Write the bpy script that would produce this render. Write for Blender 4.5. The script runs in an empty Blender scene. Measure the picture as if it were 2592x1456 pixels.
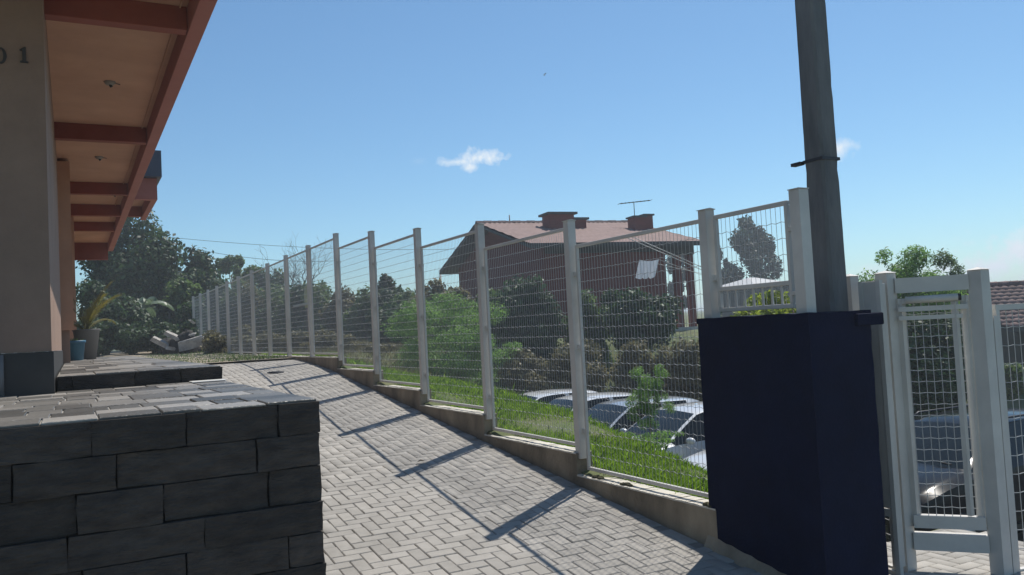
import bpy, math, random
import numpy as np
from mathutils import Vector, Matrix

# ------------------------------------------------------------------ camera
# world: +Y runs along the fence away from the camera, +X to the right of it, camera above the origin
ZC = 3.05                                   # height of the camera above the car park
FPX, CX, CY = 2100.0, 1296.0, 728.0         # focal length and centre in photograph pixels
ROLL, PITCH, YAW = math.atan(.052), math.atan(100/2100), math.radians(28.07)
def _basis():
    fwd = np.array([math.sin(YAW)*math.cos(PITCH), math.cos(YAW)*math.cos(PITCH), math.sin(PITCH)])
    r0 = np.array([math.cos(YAW), -math.sin(YAW), 0.0]); u0 = np.cross(r0, fwd)
    c, s = math.cos(ROLL), math.sin(ROLL)
    return c*r0 - s*u0, s*r0 + c*u0, fwd
RV, UV, FV = _basis()
AX = np.array([math.sin(YAW), math.cos(YAW)])
def at(px, py, depth):
    """point (z relative to the camera) on the line of sight of a photo pixel, at a real distance"""
    d = (px-CX)/FPX*RV - (py-CY)/FPX*UV + FV
    return d*(depth/(d[:2] @ AX))
def pix(p):
    p = np.asarray(p, float); z = p @ FV
    return CX+FPX*(p @ RV)/z, CY-FPX*(p @ UV)/z

sc = bpy.context.scene
col = sc.collection
cam_d = bpy.data.cameras.new('camera'); cam = bpy.data.objects.new('camera', cam_d); col.objects.link(cam)
cam_d.sensor_width = 36; cam_d.lens = 36*FPX/2592; cam_d.clip_start = .05; cam_d.clip_end = 4000
m = Matrix.Identity(4)
for i in range(3):
    m[i][0], m[i][1], m[i][2] = RV[i], UV[i], -FV[i]
m[2][3] = ZC
cam.matrix_world = m
sc.camera = cam
sc.render.resolution_x, sc.render.resolution_y = 1024, 575

# ------------------------------------------------------------------ light and sky
SUN_AZ, SUN_EL = math.radians(58), math.radians(57)      # azimuth clockwise from +Y
sun_d = bpy.data.lights.new('sun', 'SUN'); sun_d.energy = 4.8; sun_d.angle = math.radians(.53); sun_d.color = (1, .95, .87)
sun = bpy.data.objects.new('sun', sun_d); col.objects.link(sun)
sdir = Vector((math.sin(SUN_AZ)*math.cos(SUN_EL), math.cos(SUN_AZ)*math.cos(SUN_EL), math.sin(SUN_EL)))
sun.rotation_euler = sdir.to_track_quat('Z', 'Y').to_euler(); sun.location = (0, 0, 40)

world = bpy.data.worlds.new('World'); sc.world = world; world.use_nodes = True
wt = world.node_tree; wt.nodes.clear()
def wn(t, **kw):
    n = wt.nodes.new(t)
    for k, v in kw.items(): setattr(n, k, v)
    return n
def wmath(op, a, b=None, clamp=False):
    n = wn('ShaderNodeMath', operation=op, use_clamp=clamp)
    for i, q in enumerate((a, b)):
        if q is None: continue
        if isinstance(q, (int, float)): n.inputs[i].default_value = q
        else: wt.links.new(q, n.inputs[i])
    return n.outputs[0]
sky = wn('ShaderNodeTexSky', sky_type='NISHITA', sun_disc=False)
sky.sun_elevation = SUN_EL; sky.sun_rotation = SUN_AZ
sky.altitude = 60; sky.air_density = 1.0; sky.dust_density = .25; sky.ozone_density = 1.6
tc = wn('ShaderNodeTexCoord')
def wdot(vec, off=(0, 0, 0)):
    s = wn('ShaderNodeVectorMath', operation='SUBTRACT'); s.inputs[1].default_value = off
    wt.links.new(tc.outputs['Generated'], s.inputs[0])
    n = wn('ShaderNodeVectorMath', operation='DOT_PRODUCT'); n.inputs[1].default_value = vec
    wt.links.new(s.outputs[0], n.inputs[0]); return n.outputs['Value']
nz = wn('ShaderNodeTexNoise'); nz.inputs['Scale'].default_value = 34; nz.inputs['Detail'].default_value = 7; nz.inputs['Roughness'].default_value = .62
wt.links.new(tc.outputs['Generated'], nz.inputs['Vector'])
def puff(px, py, rx, ry, gain, amp=1.7):
    d = at(px, py, 1.0); d = d/np.linalg.norm(d)
    t = np.cross(d, [0, 0, 1]); t /= np.linalg.norm(t); u = np.cross(t, d)
    a = wmath('MULTIPLY', wdot(tuple(t), tuple(d)), FPX/rx); b = wmath('MULTIPLY', wdot(tuple(u), tuple(d)), FPX/ry)
    r2 = wmath('ADD', wmath('MULTIPLY', a, a), wmath('MULTIPLY', b, b))
    r = wmath('SQRT', r2)
    nn = wmath('MULTIPLY', wmath('SUBTRACT', nz.outputs['Fac'], .5), amp*2)
    v = wmath('ADD', wmath('SUBTRACT', 1.0, r), nn)
    v = wmath('MULTIPLY', v, gain, clamp=True)
    front = wmath('GREATER_THAN', wdot(tuple(d)), .9)
    return wmath('MULTIPLY', v, front)
cl = None
for p in ((1215, 398, 52, 30, 1.3), (1160, 410, 50, 14, 1.0), (1195, 425, 40, 18, 1.1), (1062, 408, 22, 13, .12), (2128, 373, 38, 24, .8),
          (2330, 690, 200, 30, .5), (2490, 676, 110, 34, .95), (2400, 684, 60, 22, .8), (2600, 640, 120, 52, .95), (545, 672, 40, 26, .25), (2860, 640, 220, 70, .6)):
    v = puff(*p)
    cl = v if cl is None else wmath('MAXIMUM', cl, v)
# low hazy whiteness near the horizon, all the way round
el = wn('ShaderNodeSeparateXYZ'); wt.links.new(tc.outputs['Generated'], el.inputs[0])
mixc = wn('ShaderNodeMixRGB'); mixc.inputs[2].default_value = (7.6, 8.4, 9.2, 1)
tint = wn('ShaderNodeMixRGB', blend_type='MULTIPLY'); tint.inputs[0].default_value = 1; tint.inputs[2].default_value = (.74, .99, 1.10, 1)
wt.links.new(sky.outputs[0], tint.inputs[1])
wt.links.new(cl, mixc.inputs[0]); wt.links.new(tint.outputs[0], mixc.inputs[1])
bg = wn('ShaderNodeBackground'); bg.inputs['Strength'].default_value = .106
wt.links.new(mixc.outputs[0], bg.inputs['Color'])
wo = wn('ShaderNodeOutputWorld'); wt.links.new(bg.outputs[0], wo.inputs['Surface'])

sc.view_settings.view_transform = 'Standard'; sc.view_settings.look = 'None'
sc.view_settings.exposure = 0.0; sc.view_settings.gamma = 1; sc.view_settings.use_curve_mapping = False
sc.render.engine = 'CYCLES'
sc.cycles.max_bounces = 8; sc.cycles.transparent_max_bounces = 16

# ------------------------------------------------------------------ materials
MATS = {}
def mat(name, c1, c2=None, scale=6.0, rough=.7, bump=0.0, bscale=None, metallic=0.0, vary=0.0, island=False, transl=0.0, spec=.5, coat=0.0, stretch=None, detail=6, stain=0.0):
    if name in MATS: return MATS[name]
    M = bpy.data.materials.new(name); M.use_nodes = True; t = M.node_tree; b = t.nodes['Principled BSDF']
    L = t.links.new
    co = t.nodes.new('ShaderNodeTexCoord'); src = co.outputs['Object']
    g = t.nodes.new('ShaderNodeNewGeometry')
    if stretch:
        mp = t.nodes.new('ShaderNodeMapping'); mp.inputs['Scale'].default_value = stretch; L(g.outputs['Position'], mp.inputs['Vector']); src = mp.outputs[0]
    else: src = g.outputs['Position']
    c2 = c2 or c1
    n = t.nodes.new('ShaderNodeTexNoise'); n.inputs['Scale'].default_value = scale; n.inputs['Detail'].default_value = detail; n.inputs['Roughness'].default_value = .6
    L(src, n.inputs['Vector'])
    mr = t.nodes.new('ShaderNodeMapRange'); mr.inputs[1].default_value = .3; mr.inputs[2].default_value = .7; L(n.outputs['Fac'], mr.inputs[0])
    mx = t.nodes.new('ShaderNodeMixRGB'); mx.inputs[1].default_value = (*c1, 1); mx.inputs[2].default_value = (*c2, 1)
    fac = mr.outputs[0]
    rnd = None
    if vary or island:
        oi = t.nodes.new('ShaderNodeObjectInfo'); rnd = oi.outputs['Random']
        ad = t.nodes.new('ShaderNodeMath'); ad.operation = 'ADD'; L(oi.outputs['Random'], ad.inputs[0]); L(g.outputs['Random Per Island'], ad.inputs[1])
        fr = t.nodes.new('ShaderNodeMath'); fr.operation = 'FRACT'; L(ad.outputs[0], fr.inputs[0]); rnd = fr.outputs[0]
    if island:
        av = t.nodes.new('ShaderNodeMath'); av.operation = 'MULTIPLY_ADD'; L(rnd, av.inputs[0]); av.inputs[1].default_value = .7
        hm = t.nodes.new('ShaderNodeMath'); hm.operation = 'MULTIPLY'; L(fac, hm.inputs[0]); hm.inputs[1].default_value = .3
        L(hm.outputs[0], av.inputs[2]); fac = av.outputs[0]
    L(fac, mx.inputs[0]); out = mx.outputs[0]
    if vary:
        vm = t.nodes.new('ShaderNodeMapRange'); vm.inputs[3].default_value = 1-vary; vm.inputs[4].default_value = 1+vary; L(rnd, vm.inputs[0])
        hs = t.nodes.new('ShaderNodeHueSaturation'); L(vm.outputs[0], hs.inputs['Value']); L(out, hs.inputs['Color']); out = hs.outputs[0]
    if stain:                                # broad blotches of dirt and fading
        ns = t.nodes.new('ShaderNodeTexNoise'); ns.inputs['Scale'].default_value = 1.1; ns.inputs['Detail'].default_value = 9; ns.inputs['Roughness'].default_value = .7; L(g.outputs['Position'], ns.inputs['Vector'])
        sm = t.nodes.new('ShaderNodeMapRange'); sm.inputs[1].default_value = .34; sm.inputs[2].default_value = .66; sm.inputs[3].default_value = 1-stain; sm.inputs[4].default_value = 1+stain*.45; L(ns.outputs['Fac'], sm.inputs[0])
        h3 = t.nodes.new('ShaderNodeHueSaturation'); L(sm.outputs[0], h3.inputs['Value']); L(out, h3.inputs['Color']); out = h3.outputs[0]
    L(out, b.inputs['Base Color'])
    b.inputs['Roughness'].default_value = rough; b.inputs['Metallic'].default_value = metallic; b.inputs['Specular IOR Level'].default_value = spec
    if coat: b.inputs['Coat Weight'].default_value = coat; b.inputs['Coat Roughness'].default_value = .04
    if bump:
        n2 = t.nodes.new('ShaderNodeTexNoise'); n2.inputs['Scale'].default_value = bscale or scale*6; n2.inputs['Detail'].default_value = 8; L(src, n2.inputs['Vector'])
        bp = t.nodes.new('ShaderNodeBump'); bp.inputs['Strength'].default_value = bump; bp.inputs['Distance'].default_value = .02; L(n2.outputs['Fac'], bp.inputs['Height']); L(bp.outputs[0], b.inputs['Normal'])
    if transl:
        tr = t.nodes.new('ShaderNodeBsdfTranslucent'); ms = t.nodes.new('ShaderNodeMixShader'); ms.inputs[0].default_value = transl
        hs2 = t.nodes.new('ShaderNodeHueSaturation'); hs2.inputs['Saturation'].default_value = 1.15; hs2.inputs['Value'].default_value = 1.5; L(out, hs2.inputs['Color'])
        L(hs2.outputs[0], tr.inputs['Color']); L(b.outputs[0], ms.inputs[1]); L(tr.outputs[0], ms.inputs[2]); L(ms.outputs[0], t.nodes['Material Output'].inputs['Surface'])
    MATS[name] = M
    return M

def leafmat(name, c1, c2, transl=.35):
    return mat(name, c1, c2, scale=1.2, rough=.55, island=True, vary=.35, transl=transl, spec=.35)

# ------------------------------------------------------------------ mesh helpers (all z relative to the camera)
class MB:
    def __init__(s): s.v = []; s.f = []; s.sm = []
    def add(s, vs, fs, smooth=False):
        o = len(s.v); s.v += [tuple(map(float, p)) for p in vs]; s.f += [tuple(i+o for i in q) for q in fs]; s.sm += [smooth]*len(fs); return s
    def box(s, x0, x1, y0, y1, z0, z1):
        return s.add([(x0, y0, z0), (x1, y0, z0), (x1, y1, z0), (x0, y1, z0), (x0, y0, z1), (x1, y0, z1), (x1, y1, z1), (x0, y1, z1)],
                     [(0, 3, 2, 1), (4, 5, 6, 7), (0, 1, 5, 4), (1, 2, 6, 5), (2, 3, 7, 6), (3, 0, 4, 7)])
    def cbox(s, x0, x1, y0, y1, z0, z1, c=.006):
        """box with chamfered edges all round"""
        v = []; idx = {}
        for k, (z, ins) in enumerate(((z0, c), (z0+c, 0), (z1-c, 0), (z1, c))):
            for q in ((x0+ins, y0+ins+(c if not ins else 0)*0), (x1-ins, y0+ins), (x1-ins, y1-ins), (x0+ins, y1-ins)): v.append((q[0], q[1], z))
        f = [(3, 2, 1, 0), (12, 13, 14, 15)]
        for k in range(3):
            for i in range(4):
                a, b = k*4+i, k*4+(i+1) % 4
                f.append((a, b, b+4, a+4))
        return s.add(v, f)
    def bar(s, p, q, wa, wb=None, up=(0, 0, 1)):
        """rectangular bar between two points"""
        p, q = np.array(p, float), np.array(q, float); wb = wb or wa
        d = q-p; d /= np.linalg.norm(d); u = np.array(up, float)
        if abs(d @ u) > .98: u = np.array((0, 1., 0))
        a = np.cross(d, u); a /= np.linalg.norm(a); b = np.cross(a, d)
        vs = [c+a*sx*wa/2+b*sy*wb/2 for c in (p, q) for sx, sy in ((-1, -1), (1, -1), (1, 1), (-1, 1))]
        return s.add(vs, [(0, 1, 2, 3), (7, 6, 5, 4), (0, 4, 5, 1), (1, 5, 6, 2), (2, 6, 7, 3), (3, 7, 4, 0)])
    def tube(s, pts, r, n=8, cap=True, smooth=True):
        pts = [np.array(p, float) for p in pts]; rs = r if hasattr(r, '__len__') else [r]*len(pts)
        vs = []; ref = np.array((.31, .17, .94))
        for i, p in enumerate(pts):
            d = pts[min(i+1, len(pts)-1)]-pts[max(i-1, 0)]; d = d/(np.linalg.norm(d)+1e-9)
            if abs(d @ ref) > .97: ref = np.array((.9, .3, .2))
            a = np.cross(d, ref); a /= np.linalg.norm(a); b = np.cross(d, a)
            for k in range(n):
                t = 2*math.pi*k/n; vs.append(p+(a*math.cos(t)+b*math.sin(t))*rs[i])
        fs = []
        for i in range(len(pts)-1):
            for k in range(n):
                fs.append((i*n+k, i*n+(k+1) % n, (i+1)*n+(k+1) % n, (i+1)*n+k))
        if cap: fs += [tuple(range(n))[::-1], tuple((len(pts)-1)*n+k for k in range(n))]
        return s.add(vs, fs, smooth)
    def lathe(s, c, prof, n=16, smooth=True):
        vs = []
        for r, z in prof:
            for k in range(n):
                t = 2*math.pi*k/n; vs.append((c[0]+r*math.cos(t), c[1]+r*math.sin(t), c[2]+z))
        fs = [(i*n+k, i*n+(k+1) % n, (i+1)*n+(k+1) % n, (i+1)*n+k) for i in range(len(prof)-1) for k in range(n)]
        return s.add(vs, fs, smooth)
    def prism(s, poly, ax, a0, a1):
        """extrude a 2D polygon along axis ax ('x','y','z')"""
        n = len(poly); vs = []
        for a in (a0, a1):
            for p, q in poly: vs.append({'x': (a, p, q), 'y': (p, a, q), 'z': (p, q, a)}[ax])
        fs = [tuple(range(n))[::-1], tuple(range(n, 2*n))]+[(i, (i+1) % n, n+(i+1) % n, n+i) for i in range(n)]
        return s.add(vs, fs)
    def blob(s, c, r, n=10, k=6, jit=0, rng=None):
        vs = []; r = r if hasattr(r, '__len__') else (r, r, r)
        for i in range(k+1):
            ph = math.pi*i/k
            for j in range(n):
                t = 2*math.pi*j/n; q = 1+(rng.uniform(-jit, jit) if rng else 0)
                vs.append((c[0]+r[0]*q*math.sin(ph)*math.cos(t), c[1]+r[1]*q*math.sin(ph)*math.sin(t), c[2]-r[2]*q*math.cos(ph)))
        fs = [(i*n+j, i*n+(j+1) % n, (i+1)*n+(j+1) % n, (i+1)*n+j) for i in range(k) for j in range(n)]
        return s.add(vs, fs, True)
    def build(s, name, material, parent=None, base=None, sharp=None):
        me = bpy.data.meshes.new(name)
        vs = np.array(s.v, float); vs[:, 2] += ZC
        if parent is not None: off = np.array(WL[parent.name])
        elif base is not None: off = np.array((base[0], base[1], base[2]+ZC))
        else: off = np.array(((vs[:, 0].min()+vs[:, 0].max())/2, (vs[:, 1].min()+vs[:, 1].max())/2, vs[:, 2].min()))
        me.from_pydata((vs-off).tolist(), [], s.f)
        if any(s.sm): me.polygons.foreach_set('use_smooth', s.sm)
        if sharp: me.set_sharp_from_angle(angle=math.radians(sharp))
        me.update(); me.materials.append(material)
        o = bpy.data.objects.new(name, me); col.objects.link(o)
        if parent is not None: o.parent = parent
        else: o.location = off
        WL[o.name] = tuple(off)
        return o
WL = {}                                     # world location of each object's origin
def fast(name, verts, faces4, material, parent=None, base=None, smooth=False):
    """numpy mesh of equal-sized polygons"""
    verts = np.asarray(verts, np.float32).copy(); verts[:, 2] += ZC
    k = faces4.shape[1]
    off = np.array(WL[parent.name]) if parent is not None else (np.array((base[0], base[1], base[2]+ZC)) if base is not None else np.zeros(3))
    me = bpy.data.meshes.new(name)
    me.vertices.add(len(verts)); me.vertices.foreach_set('co', (verts-off).astype(np.float32).ravel())
    me.loops.add(faces4.size); me.loops.foreach_set('vertex_index', faces4.astype(np.int32).ravel())
    me.polygons.add(len(faces4)); me.polygons.foreach_set('loop_start', np.arange(len(faces4), dtype=np.int32)*k)
    if smooth: me.polygons.foreach_set('use_smooth', np.ones(len(faces4), bool))
    me.update(calc_edges=True); me.validate(); me.materials.append(material)
    o = bpy.data.objects.new(name, me); col.objects.link(o)
    if parent is not None: o.parent = parent
    else: o.location = off
    WL[o.name] = tuple(off); return o
def tag(o, label=None, cat=None, group=None, kind=None):
    for k, v in (('label', label), ('category', cat), ('group', group), ('kind', kind)):
        if v: o[k] = v
    return o
def thing(name, loc, label, cat, group=None):
    o = bpy.data.objects.new(name, None); col.objects.link(o); o.location = (loc[0], loc[1], loc[2]+ZC); o.empty_display_size = .2
    WL[o.name] = tuple(o.location); return tag(o, label, cat, group)
def copy_part(src, parent, loc=(0, 0, 0), rot=None, scale=None):
    c = src.copy(); col.objects.link(c); c.parent = parent; c.location = loc
    if rot is not None: c.rotation_euler = rot
    if scale is not None: c.scale = scale
    return c

# ------------------------------------------------------------------ palette
PAVER = mat('paver_concrete', (.325, .302, .268), (.39, .364, .326), scale=9, rough=.85, bump=.3, bscale=120, vary=.11, stain=.16)
SAND = mat('joint_sand', (.20, .19, .165), (.27, .25, .225), scale=20, rough=.95)
WHITE = mat('white_paint', (.54, .51, .465), (.62, .59, .54), scale=3, rough=.5, bump=.05, stain=.14)
WIRE = mat('wire_paint', (.42, .42, .41), rough=.5)
CONC = mat('weathered_render', (.12, .093, .06), (.38, .31, .22), scale=2.2, rough=.9, bump=.5, bscale=40, stretch=(1, 1, .6))
CONCTOP = mat('bare_mortar', (.55, .51, .43), (.66, .62, .54), scale=8, rough=.9, bump=.4, bscale=60)
BLUE = mat('navy_paint', (.004, .0065, .026), (.007, .011, .036), scale=2, rough=.9, bump=.2, bscale=50, spec=.15, stain=.35)
POLE = mat('pole_concrete', (.08, .083, .085), (.19, .185, .18), scale=5, rough=.9, bump=.5, bscale=50, stretch=(1, 1, .25))
STEEL = mat('dark_steel', (.05, .05, .055), rough=.5, metallic=.6)
STONE = mat('split_stone', (.024, .019, .0165), (.062, .051, .043), scale=7, rough=.9, bump=1.0, bscale=26, vary=.3, stretch=(1, 1, 3), stain=.35)
TILE = mat('terrace_slate', (.055, .053, .048), (.27, .25, .225), scale=2.5, rough=.45, bump=.4, bscale=40, vary=.35, island=True)
MORTAR = mat('pale_mortar', (.30, .28, .25), (.38, .36, .32), scale=14, rough=.95)
DARKM = mat('dark_mortar', (.026, .022, .019), (.045, .037, .032), scale=10, rough=.95)
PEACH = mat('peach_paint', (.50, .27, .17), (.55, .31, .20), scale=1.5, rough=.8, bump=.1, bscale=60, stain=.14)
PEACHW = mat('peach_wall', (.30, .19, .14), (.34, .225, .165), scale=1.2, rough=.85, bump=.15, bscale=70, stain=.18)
REDP = mat('red_beam_paint', (.24, .052, .028), (.29, .07, .04), scale=3, rough=.7, bump=.1, bscale=40, stain=.2)
FASC = mat('fascia_paint', (.34, .11, .085), (.40, .14, .11), scale=2, rough=.7)
PLINTH = mat('dark_plinth', (.022, .02, .018), (.04, .036, .033), scale=6, rough=.6)
BRICK = mat('red_house_wall', (.155, .042, .035), (.215, .062, .05), scale=3, rough=.9, bump=.3, bscale=14, stretch=(1, 1, 6))
ROOF = mat('fired_clay_roof', (.17, .105, .09), (.25, .16, .14), scale=2.5, rough=.85, bump=.3, bscale=20, vary=.2)
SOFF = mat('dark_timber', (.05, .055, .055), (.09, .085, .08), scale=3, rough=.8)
DIRT = mat('bare_dirt', (.20, .165, .12), (.33, .28, .21), scale=2.5, rough=.95, bump=.6, bscale=16)
SOIL = mat('grassy_soil', (.15, .14, .06), (.075, .12, .035), scale=1.1, rough=.95, bump=.6, bscale=14)
ASPH = mat('car_park_asphalt', (.05, .05, .052), (.085, .083, .08), scale=3, rough=.9, bump=.4, bscale=60)
BARK = mat('bark', (.10, .075, .055), (.17, .14, .11), scale=9, rough=.9, bump=.6, stretch=(1, 1, .3))
DEAD = mat('dead_wood', (.06, .055, .052), (.10, .09, .085), scale=9, rough=.9)
CARW = mat('white_car_paint', (.70, .71, .72), rough=.28, coat=1.0)
CARS = mat('silver_car_paint', (.46, .48, .50), rough=.3, coat=1.0, metallic=.4)
CARK = mat('black_car_paint', (.010, .011, .013), rough=.15, spec=.14)
GLASS = mat('car_glass', (.012, .017, .02), rough=.05, spec=.25)
TYRE = mat('tyre_rubber', (.018, .018, .018), rough=.85)
RIM = mat('wheel_alloy', (.45, .46, .47), rough=.35, metallic=.8)
LAMP = mat('lamp_lens', (.7, .72, .74), rough=.1, spec=.8)
PLAST = mat('black_plastic', (.02, .02, .02), rough=.5)
CLOTH = mat('white_cloth', (.62, .64, .68), (.74, .75, .78), scale=3, rough=.9, transl=.3)
CREAM = mat('cream_wall', (.46, .42, .36), (.54, .50, .44), scale=1.5, rough=.9, bump=.1)
BOARDY = mat('yellow_board', (.42, .36, .16), (.50, .44, .24), scale=5, rough=.7)
LG = {
 'deep': leafmat('deep_leaves', (.030, .053, .025), (.068, .112, .047), .25),
 'mid': leafmat('mid_leaves', (.065, .11, .042), (.14, .19, .075)),
 'bright': leafmat('bright_leaves', (.11, .20, .06), (.20, .31, .10), .45),
 'yellow': leafmat('yellow_leaves', (.14, .19, .035), (.26, .30, .07), .45),
 'olive': leafmat('olive_leaves', (.095, .09, .05), (.18, .165, .09)),
 'gum': leafmat('gum_leaves', (.022, .040, .028), (.05, .078, .05), .25),
 'grass': mat('grass_blades', (.10, .20, .03), (.24, .33, .07), scale=1.0, rough=.6, island=True, vary=.3, transl=.45, spec=.3),
 'banana': mat('banana_leaf', (.09, .14, .07), (.18, .23, .15), scale=3, rough=.4, transl=.3),
}

# ------------------------------------------------------------------ levels
def zr(y):
    """height of the driveway along its length"""
    if y < 2.5: return -1.77+.11*(2.5-4.95)+.03*(y-2.5)
    if y < 14.5: return -1.77+.11*(y-4.95)
    if y < 19.5: t = y-14.5; return -.7195+.11*t-.011*t*t
    return -.4445
SEC = [(4.95, 6.91, -1.46), (6.91, 8.94, -1.25), (8.94, 10.96, -1.02), (10.96, 12.98, -.815), (12.98, 15.01, -.59)]
PY = [4.93, 6.92, 8.94, 10.96, 12.98, 15.01, 17.05, 19.08, 21.12, 23.17, 25.21, 27.26, 29.32, 31.38, 33.44, 35.51]
for i in range(5, 15): SEC.append((PY[i], PY[i+1], -.39))
PARK = -3.05
CR = [(-50, -1.9), (4.6, -1.9), (5.3, -1.72), (6.6, -1.56), (7.8, -1.34), (9, -1.16), (11.4, -.94), (13.9, -.82), (16.5, -.78), (19, -.72), (24, -.6), (60, -.4), (400, 2)]
def crest(y): return float(np.interp(y, [c[0] for c in CR], [c[1] for c in CR]))
def shelf(y): return float(np.interp(y, [4.6, 5.9, 15.5, 17, 60], [-1.86, -1.52, -.47, -.42, -.40])) if y > 4.6 else -1.86
def hgt(x, y):
    if x <= 4.335: return zr(y)-.07
    if y <= 4.75:
        base = -1.95
        if x > 6.6: base = max(PARK, base-(x-6.6)*.6)
        return base
    s, c = shelf(y), crest(y)
    if x < 4.5: return s-.03
    if x < 5.6: return s+(c-s)*(x-4.5)/1.1
    dn = max(PARK, c-(x-5.6)*.95)
    if y < 5.4: dn = min(dn, -1.95) if x > 4.5 else dn
    far = -.55+.012*max(0, y-20)
    k = min(1, max(0, (y-19)/4)); k = k*k*(3-2*k)
    k2 = min(1, max(0, (x-22)/8))
    low = dn*(1-k)+max(dn, far)*k
    return low*(1-k2)+max(low, -1.6)*k2

# ------------------------------------------------------------------ ground
xs = np.unique(np.concatenate([np.linspace(-400, -12, 14), np.arange(-12, 4.2, .9), np.array([4.2, 4.33, 4.345]), np.arange(4.36, 9.5, .16), np.arange(9.5, 34, .6), np.linspace(34, 80, 20), np.linspace(80, 900, 20)]))
ys = np.unique(np.concatenate([np.linspace(-300, -6, 14), np.arange(-6, 24, .25), np.arange(24, 60, .7), np.linspace(60, 120, 20), np.linspace(120, 1200, 20)]))
rng = random.Random(4)
gv = []
for y in ys:
    for x in xs:
        d = math.hypot(x, y)
        gv.append((x, y, hgt(x, y)+(math.sin(x*1.7+y*.6)*.02+math.sin(y*2.3-x*1.1)*.015 if x > 4.6 and y > 4.7 else 0)))
nx = len(xs); I = np.arange(len(ys)-1)[:, None]*nx+np.arange(nx-1)[None, :]
gf = np.stack([I, I+1, I+1+nx, I+nx], -1).reshape(-1, 4)
tag(fast('ground', np.array(gv), gf, SOIL, smooth=True), 'grassy soil ground under and around the whole place', kind='structure')

# car park
b = MB()
for y0, y1 in ((-30, 20.5),):
    b.add([(7.6, y0, PARK+.012), (60, y0, PARK+.012), (60, y1, PARK+.012), (7.6, y1, PARK+.012)], [(0, 1, 2, 3)])
tag(b.build('car_park', ASPH), 'grey asphalt car park below the grass bank', kind='structure')

# dirt yard at the top of the drive
b = MB(); dv = []
DX = np.linspace(-3, 4.28, 30); DY = np.linspace(18.3, 46, 60)
for y in DY:
    for x in DX:
        e = max(0, (y-19)/10)
        dv.append((x, y, -.44+.02+min(.25, .05*e*e)+.03*math.sin(x*2.1+y)*math.sin(y*1.3)*min(1, e*3)))
I = np.arange(len(DY)-1)[:, None]*len(DX)+np.arange(len(DX)-1)[None, :]
tag(fast('dirt_yard', np.array(dv), np.stack([I, I+1, I+1+len(DX), I+len(DX)], -1).reshape(-1, 4), DIRT, smooth=True), 'bare dirt yard with thin grass at the top of the drive', kind='structure')

# ------------------------------------------------------------------ driveway with herringbone pavers
A = .11
bed = MB(); yy = list(np.arange(-1.1, 18.75, .45))
for y0, y1 in zip(yy[:-1], yy[1:]):
    xl = -3.3 if y1 < 4.1 else 1.0
    bed.add([(xl, y0, zr(y0)-.012), (4.3, y0, zr(y0)-.012), (4.3, y1, zr(y1)-.012), (xl, y1, zr(y1)-.012)], [(0, 1, 2, 3)])
drive = bed.build('driveway', SAND, base=(2.6, 8, zr(8)))
tag(drive, 'sloping driveway paved in grey herringbone blocks beside the white fence', kind='structure')
g_, c_ = .0035, .006
pm = MB(); hx, hy = A-g_/1, A/2-g_/2
pm.cbox(-hx, hx, -hy, hy, -.05, 0, c_)
pav_me = bpy.data.meshes.new('paver'); pav_me.from_pydata(pm.v, [], pm.f); pav_me.materials.append(PAVER)
PT = np.array(pm.v); PF = np.array([f for f in pm.f])
cells = []
for i in range(int(-3.3/A), int(4.32/A)):
    for j in range(int(-1/A), int(18.6/A)):
        s = (i-j) % 4
        if s == 0: cells.append(((i+1)*A, (j+.5)*A, 0))
        elif s == 3: cells.append(((i+.5)*A, (j+1)*A, math.pi/2))
cells = [c for c in cells if (c[0] > 1.12 or c[1] < 3.95) and c[0] < 4.26 and -1 < c[1] < 18.5]
rng = random.Random(11)
near = []
for k, (x, y, a) in enumerate(cells):
    p = (x, y, zr(y))
    if y > 3:
        px, py = pix(p)
        if 830 < px < 1790 and py < 1470 and y > 3: near.append((x*x+y*y, k))
near = {k for _, k in sorted(near)[:300]}
allv = []; allf = []; n0 = 0
for k, (x, y, a) in enumerate(cells):
    sl = math.atan((zr(y+.1)-zr(y-.1))/.2); dz = rng.uniform(-.003, .002); jt = rng.uniform(-.012, .012)
    M3 = Matrix.Translation((x, y, zr(y)+dz)) @ Matrix.Rotation(sl+rng.uniform(-.008, .008), 4, 'X') @ Matrix.Rotation(rng.uniform(-.008, .008), 4, 'Y') @ Matrix.Rotation(a+jt, 4, 'Z')
    if k in near:
        o = bpy.data.objects.new('paver', pav_me); col.objects.link(o); o.parent = drive
        L0 = WL[drive.name]; o.matrix_local = Matrix.Translation((-L0[0], -L0[1], ZC-L0[2])) @ M3
    else:
        m3 = np.array(M3); allv.append(PT @ m3[:3, :3].T+m3[:3, 3]); allf.append(PF+n0); n0 += len(PT)
tag(fast('paver_field', np.concatenate(allv), np.concatenate(allf), PAVER, parent=drive), kind='stuff')
# drain cover
dc = thing('drain_cover', (3.3, 15.6, zr(15.6)), 'small round dark drain cover set in the upper driveway', 'drain cover')
MB().lathe((3.3, 15.6, zr(15.6)+.012), [(.0, .006), (.14, .006), (.15, .0), (.15, -.03)], 20).build('lid', STEEL, dc)
for k in range(-2, 3): MB().box(3.3-.1, 3.3+.1, 15.6+k*.045-.01, 15.6+k*.045+.01, zr(15.6)+.017, zr(15.6)+.023).build('rib', STEEL, dc)
# a dead leaf and a stray scrap on the drive
for i, (px, py, lab) in enumerate(((1112, 1087, 'small curled brown leaf lying on the driveway below the third post'),)):
    b = MB(); q = (2.9+.35, 8.35, zr(8.35)+.02)
    b.add([(q[0]-.05, q[1], q[2]), (q[0], q[1]-.02, q[2]+.015), (q[0]+.06, q[1]+.015, q[2]+.005), (q[0], q[1]+.025, q[2]+.02)], [(0, 1, 2), (0, 2, 3)])
    tag(b.build('dry_leaf', BARK), lab, 'leaf')

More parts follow.
